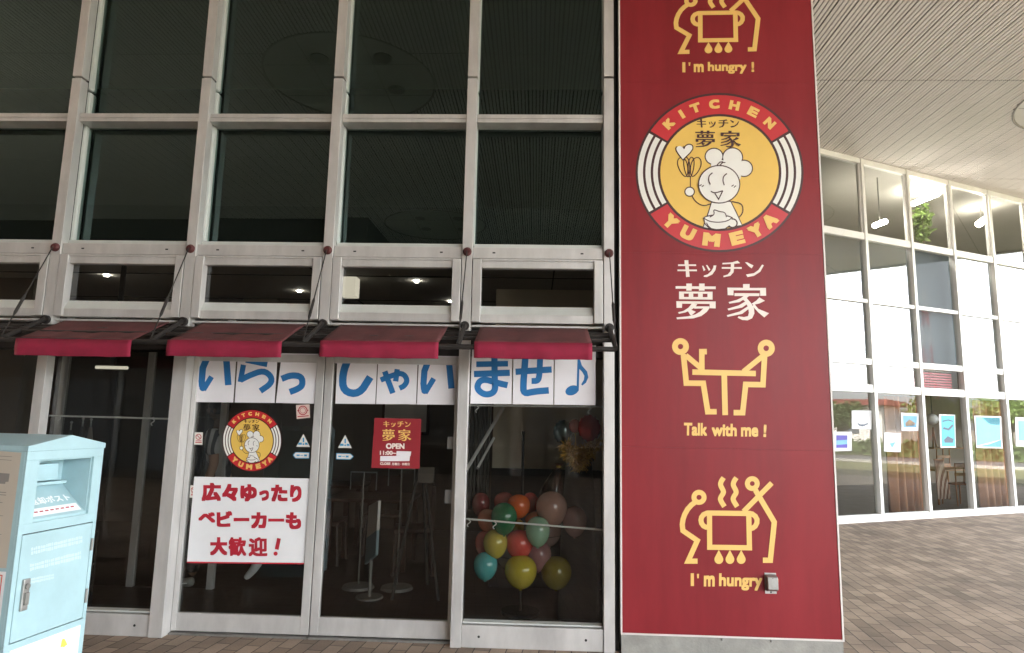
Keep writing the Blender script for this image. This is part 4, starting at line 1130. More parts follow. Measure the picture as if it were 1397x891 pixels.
# tables and chairs deep in the shop
dkwood = mat('red_brown_wood', (0.055, 0.02, 0.012), 0.4, 0, 0.3, 8, stretch=(1, 1, .2))
def shop_table(x, y, lab):
    t = thing('dining_table', lab, 'table', (x, y, 0), 'dining tables in the shop')
    b = MB(); b.box(x - .45, x + .45, y - .35, y + .35, .70, .735); b.build('tabletop', dkwood, t, bevel=.006)
    for i in (-1, 1):
        for j in (-1, 1):
            b = MB(); b.box(x + .4 * i - .025, x + .4 * i + .025, y + .3 * j - .025, y + .3 * j + .025, .006, .70); b.build('leg', dkwood, t)
def shop_chair(x, y, rot, lab):
    t = thing('dining_chair', lab, 'chair', (x, y, 0), 'dining chairs in the shop'); cr, sr = math.cos(rot), math.sin(rot)
    T = lambda p: Vector((x + p.x * cr - p.y * sr, y + p.x * sr + p.y * cr, p.z))
    b = MB(); b.box(-.2, .2, -.2, .2, .43, .47, T); b.build('seat', dkwood, t, bevel=.008)
    for i in (-1, 1):
        for j in (-1, 1): b = MB(); b.tube([T(Vector((.17 * i, .17 * j, .43))), T(Vector((.19 * i, .2 * j, .006)))], .018, 8); b.build('leg', dkwood, t)
    b = MB(); b.box(-.19, .19, .18, .205, .62, .88, T).box(-.19, -.15, .175, .21, .47, .9, T).box(.15, .19, .175, .21, .47, .9, T); b.build('backrest', dkwood, t)
shop_table(-1.75, 7.3, 'dark red brown table deep in the shop behind the OPEN sign door')
shop_table(-2.6, 8.6, 'dark red brown table at the back of the shop, farther from the glass')
shop_chair(-1.25, 7.0, -1.4, 'dark wooden chair at the nearer table, right side')
shop_chair(-2.3, 7.35, 1.6, 'dark wooden chair at the nearer table, left side')
shop_chair(-1.8, 7.95, .1, 'dark wooden chair at the nearer table, far side')
for k, (x, z, wd, ht, lab) in enumerate(((-1.9, 1.6, .7, .5, 'wide framed picture on the back wall of the shop'), (-.8, 1.7, .4, .55, 'upright framed picture on the back wall beside the partition'))):
    t = thing('framed_picture', lab, 'picture', (x, YI, z), 'pictures on the shop back wall')
    b = MB(); b.box(x - wd / 2, x + wd / 2, YI - .03, YI - .001, z - ht / 2, z + ht / 2); b.build('frame', dkwood, t)
    b = MB(); b.box(x - wd / 2 + .04, x + wd / 2 - .04, YI - .034, YI - .0305, z - ht / 2 + .04, z + ht / 2 - .04); b.build('print', stickwhite, t)

# umbrella stand behind the left bay
q = F(112, 600, .55)
t = thing('umbrella_stand', 'dark umbrella stand with silver tipped handles behind the left bay', 'umbrella stand', (q.x, q.y, 0))
b = MB(); b.box(q.x - .17, q.x + .17, q.y - .1, q.y + .1, .006, .06); b.build('tray', blackmetal, t)
b = MB()
for sx in (-.16, 0, .16):
    for sy in (-.09, .09): b.tube([(q.x + sx, q.y + sy, .06), (q.x + sx, q.y + sy, .62)], .009, 8)
for zz in (.35, .61): b.tube([(q.x - .16, q.y - .09, zz), (q.x + .16, q.y - .09, zz), (q.x + .16, q.y + .09, zz), (q.x - .16, q.y + .09, zz), (q.x - .16, q.y - .09, zz)], .008, 6)
b.build('rack', blackmetal, t)
for k, (u, v, h_) in enumerate(((97, 582, 0), (113, 577, 0), (124, 578, 0))):
    p = F(u, v, .55)
    tt = thing('umbrella', ['closed black umbrella leaning in the stand, leftmost handle', 'closed black umbrella in the middle of the stand', 'closed grey beige umbrella at the right of the stand'][k], 'umbrella', (p.x, p.y, .06), 'umbrellas in the stand')
    b = MB(); b.tube([(p.x, p.y, p.z - .03), (p.x + .01, p.y, p.z - .2), (p.x + .02, p.y, .3), (p.x + .02, p.y, .07)], [.012, .03, .05, .01], 10); b.build('folded_cloth', walldark if k < 2 else wallbeige, tt, smooth=True)
    b = MB(); b.tube([(p.x, p.y, p.z - .03), (p.x, p.y, p.z + .03)], .006, 8).ball((p.x, p.y, p.z + .035), .011, .011, .011, 10, 6); b.build('handle', steel, tt, smooth=True)

# ------------------------------------------------------------------ the walking person behind the left door
def skinned(name, verts, edges, radii, m, parent, sub=2):
    off = Vector(parent['_o'])
    me = bpy.data.meshes.new(name); me.from_pydata([tuple(Vector(v) - off) for v in verts], edges, [])
    o = bpy.data.objects.new(name, me); COL.objects.link(o)
    sk = o.modifiers.new('skin', 'SKIN'); sk.use_smooth_shade = True
    for i, r_ in enumerate(radii):
        rr = r_ if isinstance(r_, tuple) else (r_, r_)
        me.skin_vertices[0].data[i].radius = rr
    me.skin_vertices[0].data[0].use_root = True
    sb = o.modifiers.new('sub', 'SUBSURF'); sb.levels = sub; sb.render_levels = sub
    dg = bpy.context.evaluated_depsgraph_get()
    me2 = bpy.data.meshes.new_from_object(o.evaluated_get(dg))
    bpy.data.objects.remove(o); bpy.data.meshes.remove(me)
    me2.name = name; me2.materials.clear(); me2.materials.append(m)
    for p in me2.polygons: p.use_smooth = True
    o = bpy.data.objects.new(name, me2); COL.objects.link(o); o.parent = parent; o['_o'] = tuple(off)
    return o
pf = F(272, 797, 1.45); px, py = pf.x + .08, D + 1.45
per = thing('person', 'person with short black hair and striped shirt walking behind the left door', 'person', (px, py, 0))
H_ = 1.70
def P(x, y, z): return (px + x, py + y, z)
# walking to the left: x is along the stride
V = [P(.02, 0, .93), P(.01, 0, 1.12), P(0, 0, 1.36), P(-.01, 0, 1.47), P(-.03, 0, 1.56),
     P(.0, -.16, 1.40), P(.07, -.21, 1.14), P(.0, -.22, .90), P(-.02, -.22, .82),
     P(.0, .16, 1.40), P(-.06, .2, 1.13), P(-.2, .2, .95), P(-.25, .2, .89),
     P(.0, -.09, .88), P(-.12, -.1, .50), P(-.10, -.1, .10),
     P(.04, .09, .88), P(.13, .1, .50), P(.40, .1, .22)]
E_ = [(0, 1), (1, 2), (2, 3), (3, 4), (2, 5), (5, 6), (6, 7), (7, 8), (2, 9), (9, 10), (10, 11), (11, 12), (0, 13), (13, 14), (14, 15), (0, 16), (16, 17), (17, 18)]
Rr = [(.13, .10), (.12, .09), (.13, .10), .055, .05, .06, .045, .034, .03, .06, .045, .034, .03, .085, .06, .042, .085, .06, .042]
skinned('body', V, E_, Rr, skin, per)
# head with face
hb = MB()
hc = Vector(P(-.045, 0, 1.64))
def headf(q):
    x_, y_, z_ = q.x, q.y, q.z
    w_ = 1 - .22 * max(0, -z_)
    r = Vector((x_ * w_, y_ * w_, z_))
    if x_ < -.75 and -.35 < z_ < .15 and abs(y_) < .28: r.x -= .14
    if x_ < -.6 and .0 < z_ < .3 and .2 < abs(y_) < .6: r.x += .05
    return r
hb.ball(hc, .095, .077, .118, 28, 20, headf)
for sy in (-1, 1): hb.ball(hc + Vector((.01, .076 * sy, -.01)), .02, .009, .032, 10, 8)
hb.build('head', skin, per, smooth=True)
hr = MB(); hr.ball(hc + Vector((.014, 0, .022)), .103, .087, .112, 26, 16, lambda q: Vector((max(q.x, -.72), q.y, max(q.z, -.62))) * (1 + .03 * math.sin(23 * q.x + 17 * q.y))); hr.build('hair', hairm, per, smooth=True)
fe = MB()
for sy in (-1, 1): fe.ball(hc + Vector((-.088, .03 * sy, .005)), .006, .011, .006, 8, 6)
fe.box(hc.x - .094, hc.x - .088, hc.y - .022, hc.y + .022, hc.z - .062, hc.z - .056); fe.build('eyes_and_mouth', hairm, per)
VS = [P(.02, 0, .90), P(.01, 0, 1.12), P(0, 0, 1.37), P(-.005, 0, 1.45), P(.0, -.17, 1.40), P(.06, -.21, 1.20), P(.0, .17, 1.40), P(-.05, .2, 1.20)]
skinned('shirt', VS, [(0, 1), (1, 2), (2, 3), (2, 4), (4, 5), (2, 6), (6, 7)], [(.16, .13), (.145, .115), (.15, .12), .075, .08, .075, .08, .075], shirt, per)
VT = [P(.02, 0, .96), P(.0, -.09, .86), P(-.12, -.1, .50), P(-.10, -.1, .12), P(.04, .09, .86), P(.13, .1, .50), P(.39, .1, .24)]
skinned('trousers', VT, [(0, 1), (1, 2), (2, 3), (0, 4), (4, 5), (5, 6)], [(.135, .11), .105, .08, .065, .105, .08, .065], trouser, per)
VH = [P(-.08, -.1, .055), P(-.2, -.1, .04), P(-.28, -.1, .03)]
skinned('shoe', VH, [(0, 1), (1, 2)], [(.05, .05), (.05, .04), (.04, .028)], shoew, per)
VH = [P(.44, .1, .22), P(.37, .1, .11), P(.31, .1, .045)]
skinned('shoe', VH, [(0, 1), (1, 2)], [(.05, .05), (.05, .04), (.04, .028)], shoew, per)
for s_, hx in ((-1, P(-.02, -.22, .80)), (1, P(-.26, .2, .87))):
    hx = Vector(hx)
    VV = [hx, hx + Vector((0, 0, -.055))]; EE = [(0, 1)]; RR = [(.03, .016), (.036, .015)]
    for k in range(4):
        b0 = hx + Vector((-.027 + .018 * k, 0, -.07)); n0 = len(VV)
        VV += [b0, b0 + Vector((0, -.004 * s_, -.035)), b0 + Vector((-.006, -.012 * s_, -.062 + .006 * abs(k - 1.5)))]; EE += [(1, n0), (n0, n0 + 1), (n0 + 1, n0 + 2)]; RR += [.009, .008, .007]
    n0 = len(VV); VV += [hx + Vector((-.04, -.01, -.03)), hx + Vector((-.052, -.018, -.062))]; EE += [(0, n0), (n0, n0 + 1)]; RR += [.011, .009]
    skinned('hand', VV, EE, RR, skin, per, 1)

# ------------------------------------------------------------------ book return box in the left foreground
Hc = 1.44
Pc = hit(39, 609.3, Vector((0, 0, 1)), Vector((0, 0, Hc)))
_d = ray(856, 567); BDIR = Vector((_d.x, _d.y, 0)).normalized()      # along the right face, away from the camera
BOUT = Vector((BDIR.y, -BDIR.x, 0))                                  # out of the right face
LBX = 0.418; WBX = 0.62
mb = thing('book_return_box', 'pale blue steel return post with gabled top and slanted slot', 'post box', (Pc.x, Pc.y, 0))
def BX(s, o, z): return Vector((Pc.x, Pc.y, 0)) + BDIR * s + BOUT * o + Vector((0, 0, z))   # s along right face, o outwards
def BT(p): return BX(p.x, p.y, p.z)
def onR(u, v, o=0): return hit(u, v, BOUT, Vector((Pc.x, Pc.y, 0)) + BOUT * o)
def onL(u, v, o=0): return hit(u, v, BDIR, Vector((Pc.x, Pc.y, 0)) - BDIR * o)
def sz(u, v):
    p = onR(u, v) - Vector((Pc.x, Pc.y, 0)); return p.dot(BDIR), p.z
zm = zoom(0, 580, 2.867)
mt0, mt1 = sz(*zm((143, 140))), sz(*zm((375, 120)))
mb0, mb1 = sz(*zm((122, 385))), sz(*zm((345, 345)))
os0, os1 = .065, LBX - .055
oz1 = (mt0[1] + mt1[1]) / 2; oz0 = (mb0[1] + mb1[1]) / 2
d1 = sz(*zm((88, 435))); d2 = sz(*zm((355, 380))); d3 = sz(*zm((38, 857))); d4 = sz(*zm((308, 757)))
dz1 = (d1[1] + d2[1]) / 2; dz0 = (d3[1] + d4[1]) / 2
ds0, ds1 = .022, LBX - .02
T_ = .012; pk = Hc + .045
b = MB()
b.box(0, LBX, -T_, 0, oz1, Hc - .02, BT).box(0, LBX, -T_, 0, dz1 + .004, oz0, BT).box(0, os0, -T_, 0, oz0, oz1, BT).box(os1, LBX, -T_, 0, oz0, oz1, BT)
b.box(0, ds0, -T_, 0, dz0 - .004, dz1 + .004, BT).box(ds1, LBX, -T_, 0, dz0 - .004, dz1 + .004, BT).box(0, LBX, -T_, 0, 0.0, dz0 - .004, BT)
b.box(0, .01, -WBX, -T_, 0, Hc - .02, BT).box(LBX - .01, LBX, -WBX, -T_, 0, Hc - .02, BT).box(0.01, LBX - .01, -WBX, -WBX + .01, 0, Hc - .02, BT)
b.build('cabinet', boxblue, mb, bevel=.0015)
b = MB(); mid = LBX * .52
g = [(-.003, Hc - .022), (LBX + .004, Hc - .022), (LBX + .004, Hc + .002), (mid, pk), (-.003, Hc + .002)]
b.prism(g, lambda s_, z_, o_: BX(s_, o_, z_), -WBX - .006, .004); b.build('roof', boxblue, mb, bevel=.002)
b = MB()
b.box(os0, os0 + .006, -.17, -T_, oz0, oz1, BT).box(os1 - .006, os1, -.17, -T_, oz0, oz1, BT)
b.box(os0 + .006, os1 - .006, -.17, -.165, oz0, oz1, BT)
b.box(os0 + .006, os1 - .006, -.165, -T_, oz1 - .006, oz1, BT)
o = b.build('recess', boxblue, mb)
ch = [(-.158, oz0 + (oz1 - oz0) * .52), (-T_, oz0 + .012), (-T_, oz0), (-.158, oz0)]
b = MB(); b.prism(ch, lambda o_, z_, s_: BX(s_, o_, z_), os0 + .007, os1 - .007); b.build('sloped_chute', boxblue, o)
zf0 = oz0 + (oz1 - oz0) * .60
b = MB(); b.box(os0 + .012, os1 - .075, -.158, -.118, zf0, zf0 + (oz1 - oz0) * .29, BT); b.build('flap', boxblue, o, bevel=.004)
b = MB(); b.box(os0 + .008, os1 - .04, -.16, -.10, zf0 - .018, zf0 - .004, BT); b.build('flap_ledge', boxblue, o, bevel=.002)
# lettering on the chute
mw = mat('white_print', (0.80, 0.82, 0.82), 0.5)
slope = lambda a, f_, o_: BX(os0 + .012 + a * (os1 - os0 - .024), ch[0][0] + (ch[1][0] - ch[0][0]) * f_ + o_ * .75, ch[0][1] + (ch[1][1] - ch[0][1]) * f_ + o_ * .66)
decal('lettering', [text('の返却ポスト', (0.0, .60), (.93, .60), .22, .03)], lambda u, v, o_: slope(u, v, o_), mw, mb, .0012)
b = MB(); b.v = [tuple(slope(*p, .001)) for p in ((0, .70), (.97, .70), (.97, .93), (0, .93))]; b.f = [(0, 1, 2, 3)]; b.build('white_label', paperw, mb)
decal('small_print', [stroke([(.10 + k * .1, .81), (.165 + k * .1, .81)], .035) for k in range(8)], lambda u, v, o_: slope(u, v, o_), redink, mb, .0018)
b = MB(); b.box(ds0 + .003, ds1 - .003, -T_, .001, dz0, dz1, BT); door = b.build('door', boxblue, mb, bevel=.002)
b = MB(); b.box(ds0 + .0005, ds1 - .0005, -T_ - .004, -T_ - .002, dz0 - .003, dz1 + .003, BT); b.build('door_gap', dark, mb)
def hz(u, v): s_, z_ = sz(*zm((u, v))); return s_, z_
for (u0, v0, u1, v1) in ((345, 445, 350, 490), (318, 645, 325, 695)):
    s0_, z1_ = hz(u0, v0); s1_, z0_ = hz(u1, v1); b = MB(); b.tube([BX(ds1 + .001, .006, z0_), BX(ds1 + .001, .006, z1_)], .006, 8); b.build('hinge', greymetal, door)
s_, z1_ = hz(102, 600); s2, z0_ = hz(88, 725)
b = MB(); b.box(s_ - .02, s_ + .014, .001, .012, z0_, z1_, BT); hd = b.build('handle', steel, door, bevel=.004)
b = MB(); b.tube([BX(s_ - .003, .011, z1_ - .03), BX(s_ - .003, .02, z1_ - .03)], .011, 12).box(s_ - .011, s_ + .006, .012, .022, z0_ + .025, z1_ - .055, BT); b.build('lever', greymetal, hd)
onRm = lambda u, v, o_: onR(*zm((u, v)), .0012 + o_)
faint = mat('faint_white_print', (0.52, 0.66, 0.69), 0.5)
rnd = random.Random(12)
for (xa, ya, xb, yb, hh) in ((122, 494, 324, 446, 30), (117, 558, 316, 508, 30), (116, 611, 211, 591, 22)):
    u_ = 0.0; rows_ = []
    while u_ < 1:
        w_ = rnd.uniform(.02, .06); u2 = min(1, u_ + w_); x0, y0, x1, y1 = xa + (xb - xa) * u_, ya + (yb - ya) * u_, xa + (xb - xa) * u2, ya + (yb - ya) * u2
        h_ = hh * rnd.uniform(.75, 1) / 2
        rows_.append(poly([(x0, y0 - h_), (x1, y1 - h_), (x1, y1 - h_ * .2), (x0, y0 - h_ * .2)])); rows_.append(poly([(x0, y0 + h_ * .1), (x1, y1 + h_ * .1), (x1, y1 + h_), (x0, y0 + h_)]))
        u_ = u2 + rnd.uniform(.004, .018)
    decal('printed_row', rows_, onRm, faint, door, .001, .00001)
s0_, zt_ = hz(50, 890); b = MB(); b.box(.03, LBX - .03, .0005, .003, dz0 - .30, dz0 - .03, BT); lb = b.build('white_notice', paperw, mb)
decal('yellow_mark', [disc((249, 852), 9, 17, 20), poly([(236, 870), (264, 860), (258, 845), (240, 850)])], lambda u, v, o_: onR(*zm((u, v)), .0035 + o_), mat('pale_yellow_print', (.75, .62, .10), .6), mb)
# notices on the left face
onLm = lambda u, v, o_: onL(*zm((u, v)), o_)
b = MB(); q = [onL(*zm(p), .002) for p in ((-150, 90), (84, 108), (24, 560), (-220, 545))]; q2 = [onL(*zm(p), .0002) for p in ((-150, 90), (84, 108), (24, 560), (-220, 545))]
b.v = [tuple(p) for p in q + q2]; b.f = [(0, 1, 2, 3), (7, 6, 5, 4)] + [(i, (i + 1) % 4, 4 + (i + 1) % 4, 4 + i) for i in range(4)]; nb_ = b.build('beige_notice', beige, mb)
decal('printed_grid', [poly([(-60, 182), (38, 190), (33, 222), (22, 222), (20, 230), (-62, 226)]), ], lambda u, v, o_: onLm(u, v, .002 + o_), greytxt, nb_)
decal('printed_text', [stroke([(-60, 258), (24, 264)], 3), stroke([(-60, 268), (24, 274)], 3), stroke([(-60, 300), (10, 303)], 2.5), stroke([(-60, 350), (12, 355)], 2), stroke([(-70, 422), (6, 428)], 2), stroke([(-60, 130), (45, 138)], 2), stroke([(-60, 118), (47, 124)], 2)], lambda u, v, o_: onLm(u, v, .002 + o_), greytxt, nb_)
b = MB(); b.v = [tuple(onLm(*p, .002)) for p in ((-200, 556), (24, 574), (-30, 1000), (-260, 985))] + [tuple(onLm(*p, .0002)) for p in ((-200, 556), (24, 574), (-30, 1000), (-260, 985))]
b.f = [(0, 1, 2, 3), (7, 6, 5, 4)] + [(i, (i + 1) % 4, 4 + (i + 1) % 4, 4 + i) for i in range(4)]; nw = b.build('white_notice', paperw, mb)
orange = mat('orange_line', (0.65, 0.10, 0.05), 0.6)
decal('orange_frame', [stroke([(-120, 578), (8, 588), (-40, 980)], 4)], lambda u, v, o_: onLm(u, v, .002 + o_), orange, nw)

# ------------------------------------------------------------------ the glazed wing on the right
wing = thing('glazed_wing', 'white framed glass wing under the canopy right of the red pillar', 'building', tuple(RP0))
I0, I1 = -3, 9
Z1, Z2, Z3, ZM0 = 2.294, 2.72, 5.17, 5.05
def WT(p): return W(p.x, -p.y, p.z)          # x along, y inwards
for i in range(I0, I1 + 1):
    s_ = i * RW
    b = MB(); b.box(s_ - .036, s_ + .036, -.02, .10, 0.0, ZS, WT); b.build('mullion', alu_w, wing, bevel=.004)
for i in range(I0, I1):
    a, c = i * RW + .037, (i + 1) * RW - .037
    b = MB()
    b.box(a, c, -.005, .09, 0.0, .10, WT).box(a, c, -.005, .09, Z1 - .09, Z1 + .05, WT).box(a, c, -.005, .09, Z2 - .02, Z2 + .09, WT)
    b.box(a, c, 0, .09, 3.83, 3.90, WT).box(a, c, -.005, .09, ZM0 - .03, ZM0 + .10, WT).box(a, c, -.005, .09, ZS - .10, ZS, WT)
    b.split('transom', alu_w, wing, bevel=.003)
    special = (i == 1)
    for k, (z0, z1) in enumerate(((.10, Z1 - .09), (Z1 + .05, Z2 - .02), (Z2 + .09, 3.83), (3.90, ZM0 - .03), (ZM0 + .10, ZS - .10))):
        b = MB()
        gm = g_wing if k else g_low
        if special and k < 4: gm = g_clear
        b.face([W(a, -.05, z0), W(c, -.05, z0), W(c, -.05, z1), W(a, -.05, z1)]); b.build('pane', gm if k < 4 else g_shop, wing, normals=False)
    # inner sash lines
    b = MB(); b.box(a, a + .03, .02, .06, ZM0 + .10, ZS - .1, WT).box(c - .03, c, .02, .06, ZM0 + .10, ZS - .1, WT); b.split('sash', alu_w, wing)
    b = MB(); b.box(a - .04, c + .04, .22, .26, Z2 + .0, ZM0 + .05, WT); b.build('spandrel_blind', spandrel, wing)
pwing = mat('wing_wall', (0.66, 0.60, 0.49), 0.85, 0, 0.1, 1.5)
s0_, s1_ = I0 * RW, I1 * RW
b = MB(); b.box(s0_, s1_, -.12, -.021, 0, .035, WT); b.build('sill_strip', alu_w, wing)
b = MB(); b.box(s0_, s1_, .1, 5.0, -.01, .005, WT); b.build('interior_floor', mat('wing_floor', (.11, .095, .08), .35, 0, .1, 2), wing)
b = MB(); b.box(s0_, s1_, .27, 5.0, Z2 + .05, Z2 + .15, WT).box(s0_, s1_, .27, 5, ZM0 - .1, ZM0, WT).box(s0_, s1_, .1, 5, ZS - .02, ZS + .1, WT); b.split('interior_slab', ceilmat, wing)
wlow = mat('wing_low_wall', (0.26, 0.21, 0.165), 0.85, 0, 0.15, 1.5)
b = MB(); b.box(s0_, s1_, 4.94, 4.99, 0.006, Z2 + .04, WT); b.build('ground_floor_wall', wlow, wing)
b = MB(); b.box(s0_, s1_, 5, 5.1, 0, ZS, WT).box(s0_ - .1, s0_, 0.1, 5, 0, ZS, WT).box(s1_, s1_ + .1, .1, 5, 0, ZS, WT); b.split('interior_wall', pwing, wing)
b = MB(); b.box(s0_, s1_, -.0, 5.1, ZS + .1, ZS + .5, WT); b.build('roof', concrete, wing)
# lit ceiling lamps on the upper floor of the wing
LLAB = ['long bright tube lamp on the wing ceiling, seen through the third upper window', 'bright round lamp seen through the fourth upper window of the wing', 'small bright lamp low in the second upper window of the wing']
for k, (u0, v0, u1, v1) in enumerate(((1246, 278, 1280, 264), (1335, 306, 1343, 300), (1193, 308, 1208, 302))):
    dep = (-.55, -.7, -.5)[k]
    a, c = G(u0, v0, dep), G(u1, v1, dep)
    t = thing('ceiling_lamp', LLAB[k], 'lamp', tuple((a + c) / 2), 'lit lamps in the wing')
    b = MB(); b.tube([a, c], .05 if k != 1 else .07, 12); b.build('tube', lamp, t)
    m_ = (a + c) / 2; b = MB(); b.tube([m_ + Vector((0, 0, .05)), (m_.x, m_.y, ZS - .021)], .012, 6); b.build('hanger', greymetal, t)
# indoor plant seen upstairs
def leafy(t, c, rad, n, size, m, seed, flat=1.0, name='foliage'):
    rnd = random.Random(seed); b = MB()
    for _ in range(n):
        d_ = Vector((rnd.gauss(0, 1), rnd.gauss(0, 1), rnd.gauss(0, 1))).normalized(); r_ = rnd.random() ** .45
        p = c + Vector((d_.x * rad.x, d_.y * rad.y, d_.z * rad.z)) * r_
        a_ = Vector((rnd.gauss(0, 1), rnd.gauss(0, 1), rnd.gauss(0, .6))).normalized() * size * rnd.uniform(.6, 1.3)
        n_ = a_.cross(Vector((rnd.gauss(0, 1), rnd.gauss(0, 1), rnd.gauss(0, 1)))).normalized() * size * .35
        b.face([p - a_, p + n_, p + a_, p - n_])
    return b.build(name, m, t, normals=False)
pl = G(1258, 298, -1.0)
t = thing('potted_plant', 'bright green indoor plant behind the third upper window of the wing', 'plant', (pl.x, pl.y, ZM0))
leafy(t, pl + Vector((0, 0, -.1)), Vector((.22, .22, .45)), 260, .09, leafm2, 3)
b = MB(); b.tube([(pl.x, pl.y, ZM0 + .001), (pl.x, pl.y, ZM0 + .25)], [.12, .16], 16); b.build('pot', wallbeige, t)
b = MB(); b.tube([(pl.x, pl.y, ZM0 + .25), (pl.x, pl.y, pl.z)], .015, 6); b.build('stem', bark, t)
# curtains on the ground floor of the wing
def wing_curtain(s0, s1, label, amp=.06, waves=7, dep=.28):
    c_ = W((s0 + s1) / 2, -dep, 0); t = thing('curtain', label, 'curtain', tuple(c_), 'brown curtains in the wing')
    b = MB(); n = 80
    for k in range(n + 1):
        f_ = k / n; s_ = s0 + (s1 - s0) * f_
        for z_, mm in ((.02, 1.0), (1.2, .9), (2.18, .75)):
            b.v.append(tuple(W(s_, -dep - amp * mm * math.sin(f_ * waves * 2 * math.pi) - amp * .3 * math.sin(f_ * 31 + z_), z_)))
    for k in range(n):
        for j in range(2): b.f.append((k * 3 + j, (k + 1) * 3 + j, (k + 1) * 3 + j + 1, k * 3 + j + 1))
    o = b.build('cloth', curtain, t, smooth=True); sm = o.modifiers.new('thick', 'SOLIDIFY'); sm.thickness = .006
    b = MB(); b.tube([W(s0 - .04, -dep, 2.19), W(s1 + .04, -dep, 2.19)], .014, 8); b.build('rail', greymetal, t)
sx = lambda u, v=620, dep=0: (G(u, v, -dep) - RP0).dot(RDX)
wing_curtain(sx(1212, 620, .28), sx(1240, 620, .28), 'brown curtain gathered behind the second ground window from the pillar', .07, 3)
wing_curtain(sx(1242, 620, .28), sx(1257, 620, .28), 'narrow brown curtain edge beside the open-looking bay with chairs', .05, 1.5)
wing_curtain(sx(1333, 620, .28), sx(1376, 620, .28), 'wide orange brown curtain behind the large blue poster', .05, 5)
# posters on the wing glass
def wposter(label, cs, parts):
    q = [G(*p, -.044) for p in cs]; q2 = [G(*p, -.048) for p in cs]
    c_ = sum(q, Vector()) / 4
    t = thing('window_poster', label, 'poster', tuple(c_), 'pictures stuck on the wing windows')
    b = MB(); b.v = [tuple(p) for p in q + q2]; b.f = [(0, 1, 2, 3), (7, 6, 5, 4)] + [(i, (i + 1) % 4, 4 + (i + 1) % 4, 4 + i) for i in range(4)]
    b.build('sheet', wpaper, t)
    for nm, sh, m_ in parts: decal(nm, sh, on_wing(-.044), m_, t, .002, .0005)
wpaper = mat('poster_card', (.5, .5, .5), .7, 0, .05, 6); violet = mat('violet_ink', (.06, .04, .32), .6, 0, .3, 6); cyan = mat('cyan_ink', (.06, .36, .46), .6, 0, .25, 5); cyanp = mat('cyan_pale', (.16, .48, .58), .6, 0, .2, 4)
inkd = mat('dark_ink', (.08, .10, .14), .7); inko = mat('ochre_ink', (.50, .30, .14), .7, 0, .3, 9); skyb = mat('sky_ink', (.15, .35, .52), .7, 0, .2, 5)
wposter('white poster with a violet and blue picture, beside the red pillar', [(1137, 589), (1162, 589), (1162, 615), (1137, 616)], [('picture', [poly([(1141, 594), (1156, 594), (1156, 600), (1141, 601)]), poly([(1141, 607), (1156, 606), (1156, 611), (1141, 611)])], violet), ('sky_band', [poly([(1141, 601), (1156, 600), (1156, 606), (1141, 607)])], skyb)])
wposter('white poster with a faint sketch, upper one in the first bay', [(1162, 560), (1189, 560), (1189, 586), (1162, 585)], [('sketch', [stroke([(1170, 578), (1176, 581), (1184, 578)], 1.6), stroke([(1172, 580), (1180, 580)], 2)], inkd)])
wposter('white poster with a small blue drop, lower one in the second bay', [(1206, 590), (1229, 591), (1229, 617), (1206, 616)], [('drop', [poly([(1214, 605), (1222, 603), (1217, 611)])], skyb)])
wposter('white poster with an ochre boat picture, upper one in the second bay', [(1229, 563), (1254, 564), (1253, 588), (1230, 588)], [('picture', [poly([(1232, 567), (1251, 568), (1250, 583), (1233, 583)])], skyb), ('boat', [poly([(1235, 577), (1241, 572), (1249, 578), (1247, 582), (1236, 582)])], inko)])
wposter('tall blue poster with dark drawings in the chair bay', [(1281, 565), (1303, 566), (1304, 611), (1283, 611)], [('blue_ground', [poly([(1284, 567), (1302, 567), (1303, 609), (1285, 609)])], cyan), ('drawing', [stroke([(1286, 575), (1294, 573), (1300, 575)], 1.5), stroke([(1287, 584), (1294, 586), (1300, 580)], 2.5), poly([(1288, 600), (1293, 595), (1301, 599), (1300, 604), (1289, 604)])], inkd)])
wposter('large cyan poster with a dark wave in the bay with orange curtain', [(1329, 567), (1366, 568), (1368, 612), (1332, 611)], [('picture', [poly([(1331, 569), (1364, 570), (1365, 600), (1333, 608)])], cyanp), ('top_wash', [poly([(1340, 570), (1364, 570), (1364, 580), (1350, 579)])], cyan), ('wave', [poly([(1334, 609), (1350, 606), (1366, 600), (1366, 610)])], mat('wave_ink', (.10, .30, .38), .7, 0, .2, 8))])
wposter('white poster cut by the right edge of the view', [(1385, 569), (1412, 570), (1412, 610), (1386, 609)], [('picture', [poly([(1389, 574), (1408, 575), (1408, 602), (1390, 601)])], skyb)])
# round pale disc lamp shade near chairs
q = G(1272, 572, -.9); t = thing('globe_lamp', 'pale round globe lamp behind the glass of the chair bay', 'lamp', tuple(q))
b = MB(); b.ball(q, .11, .11, .11, 20, 14); b.build('globe', mat('globe_glass', (.7, .68, .64), .4), t, smooth=True)
b = MB(); b.tube([(q.x, q.y, q.z + .1), (q.x, q.y, Z2 + .05)], .008, 6); b.build('cord', blackmetal, t)
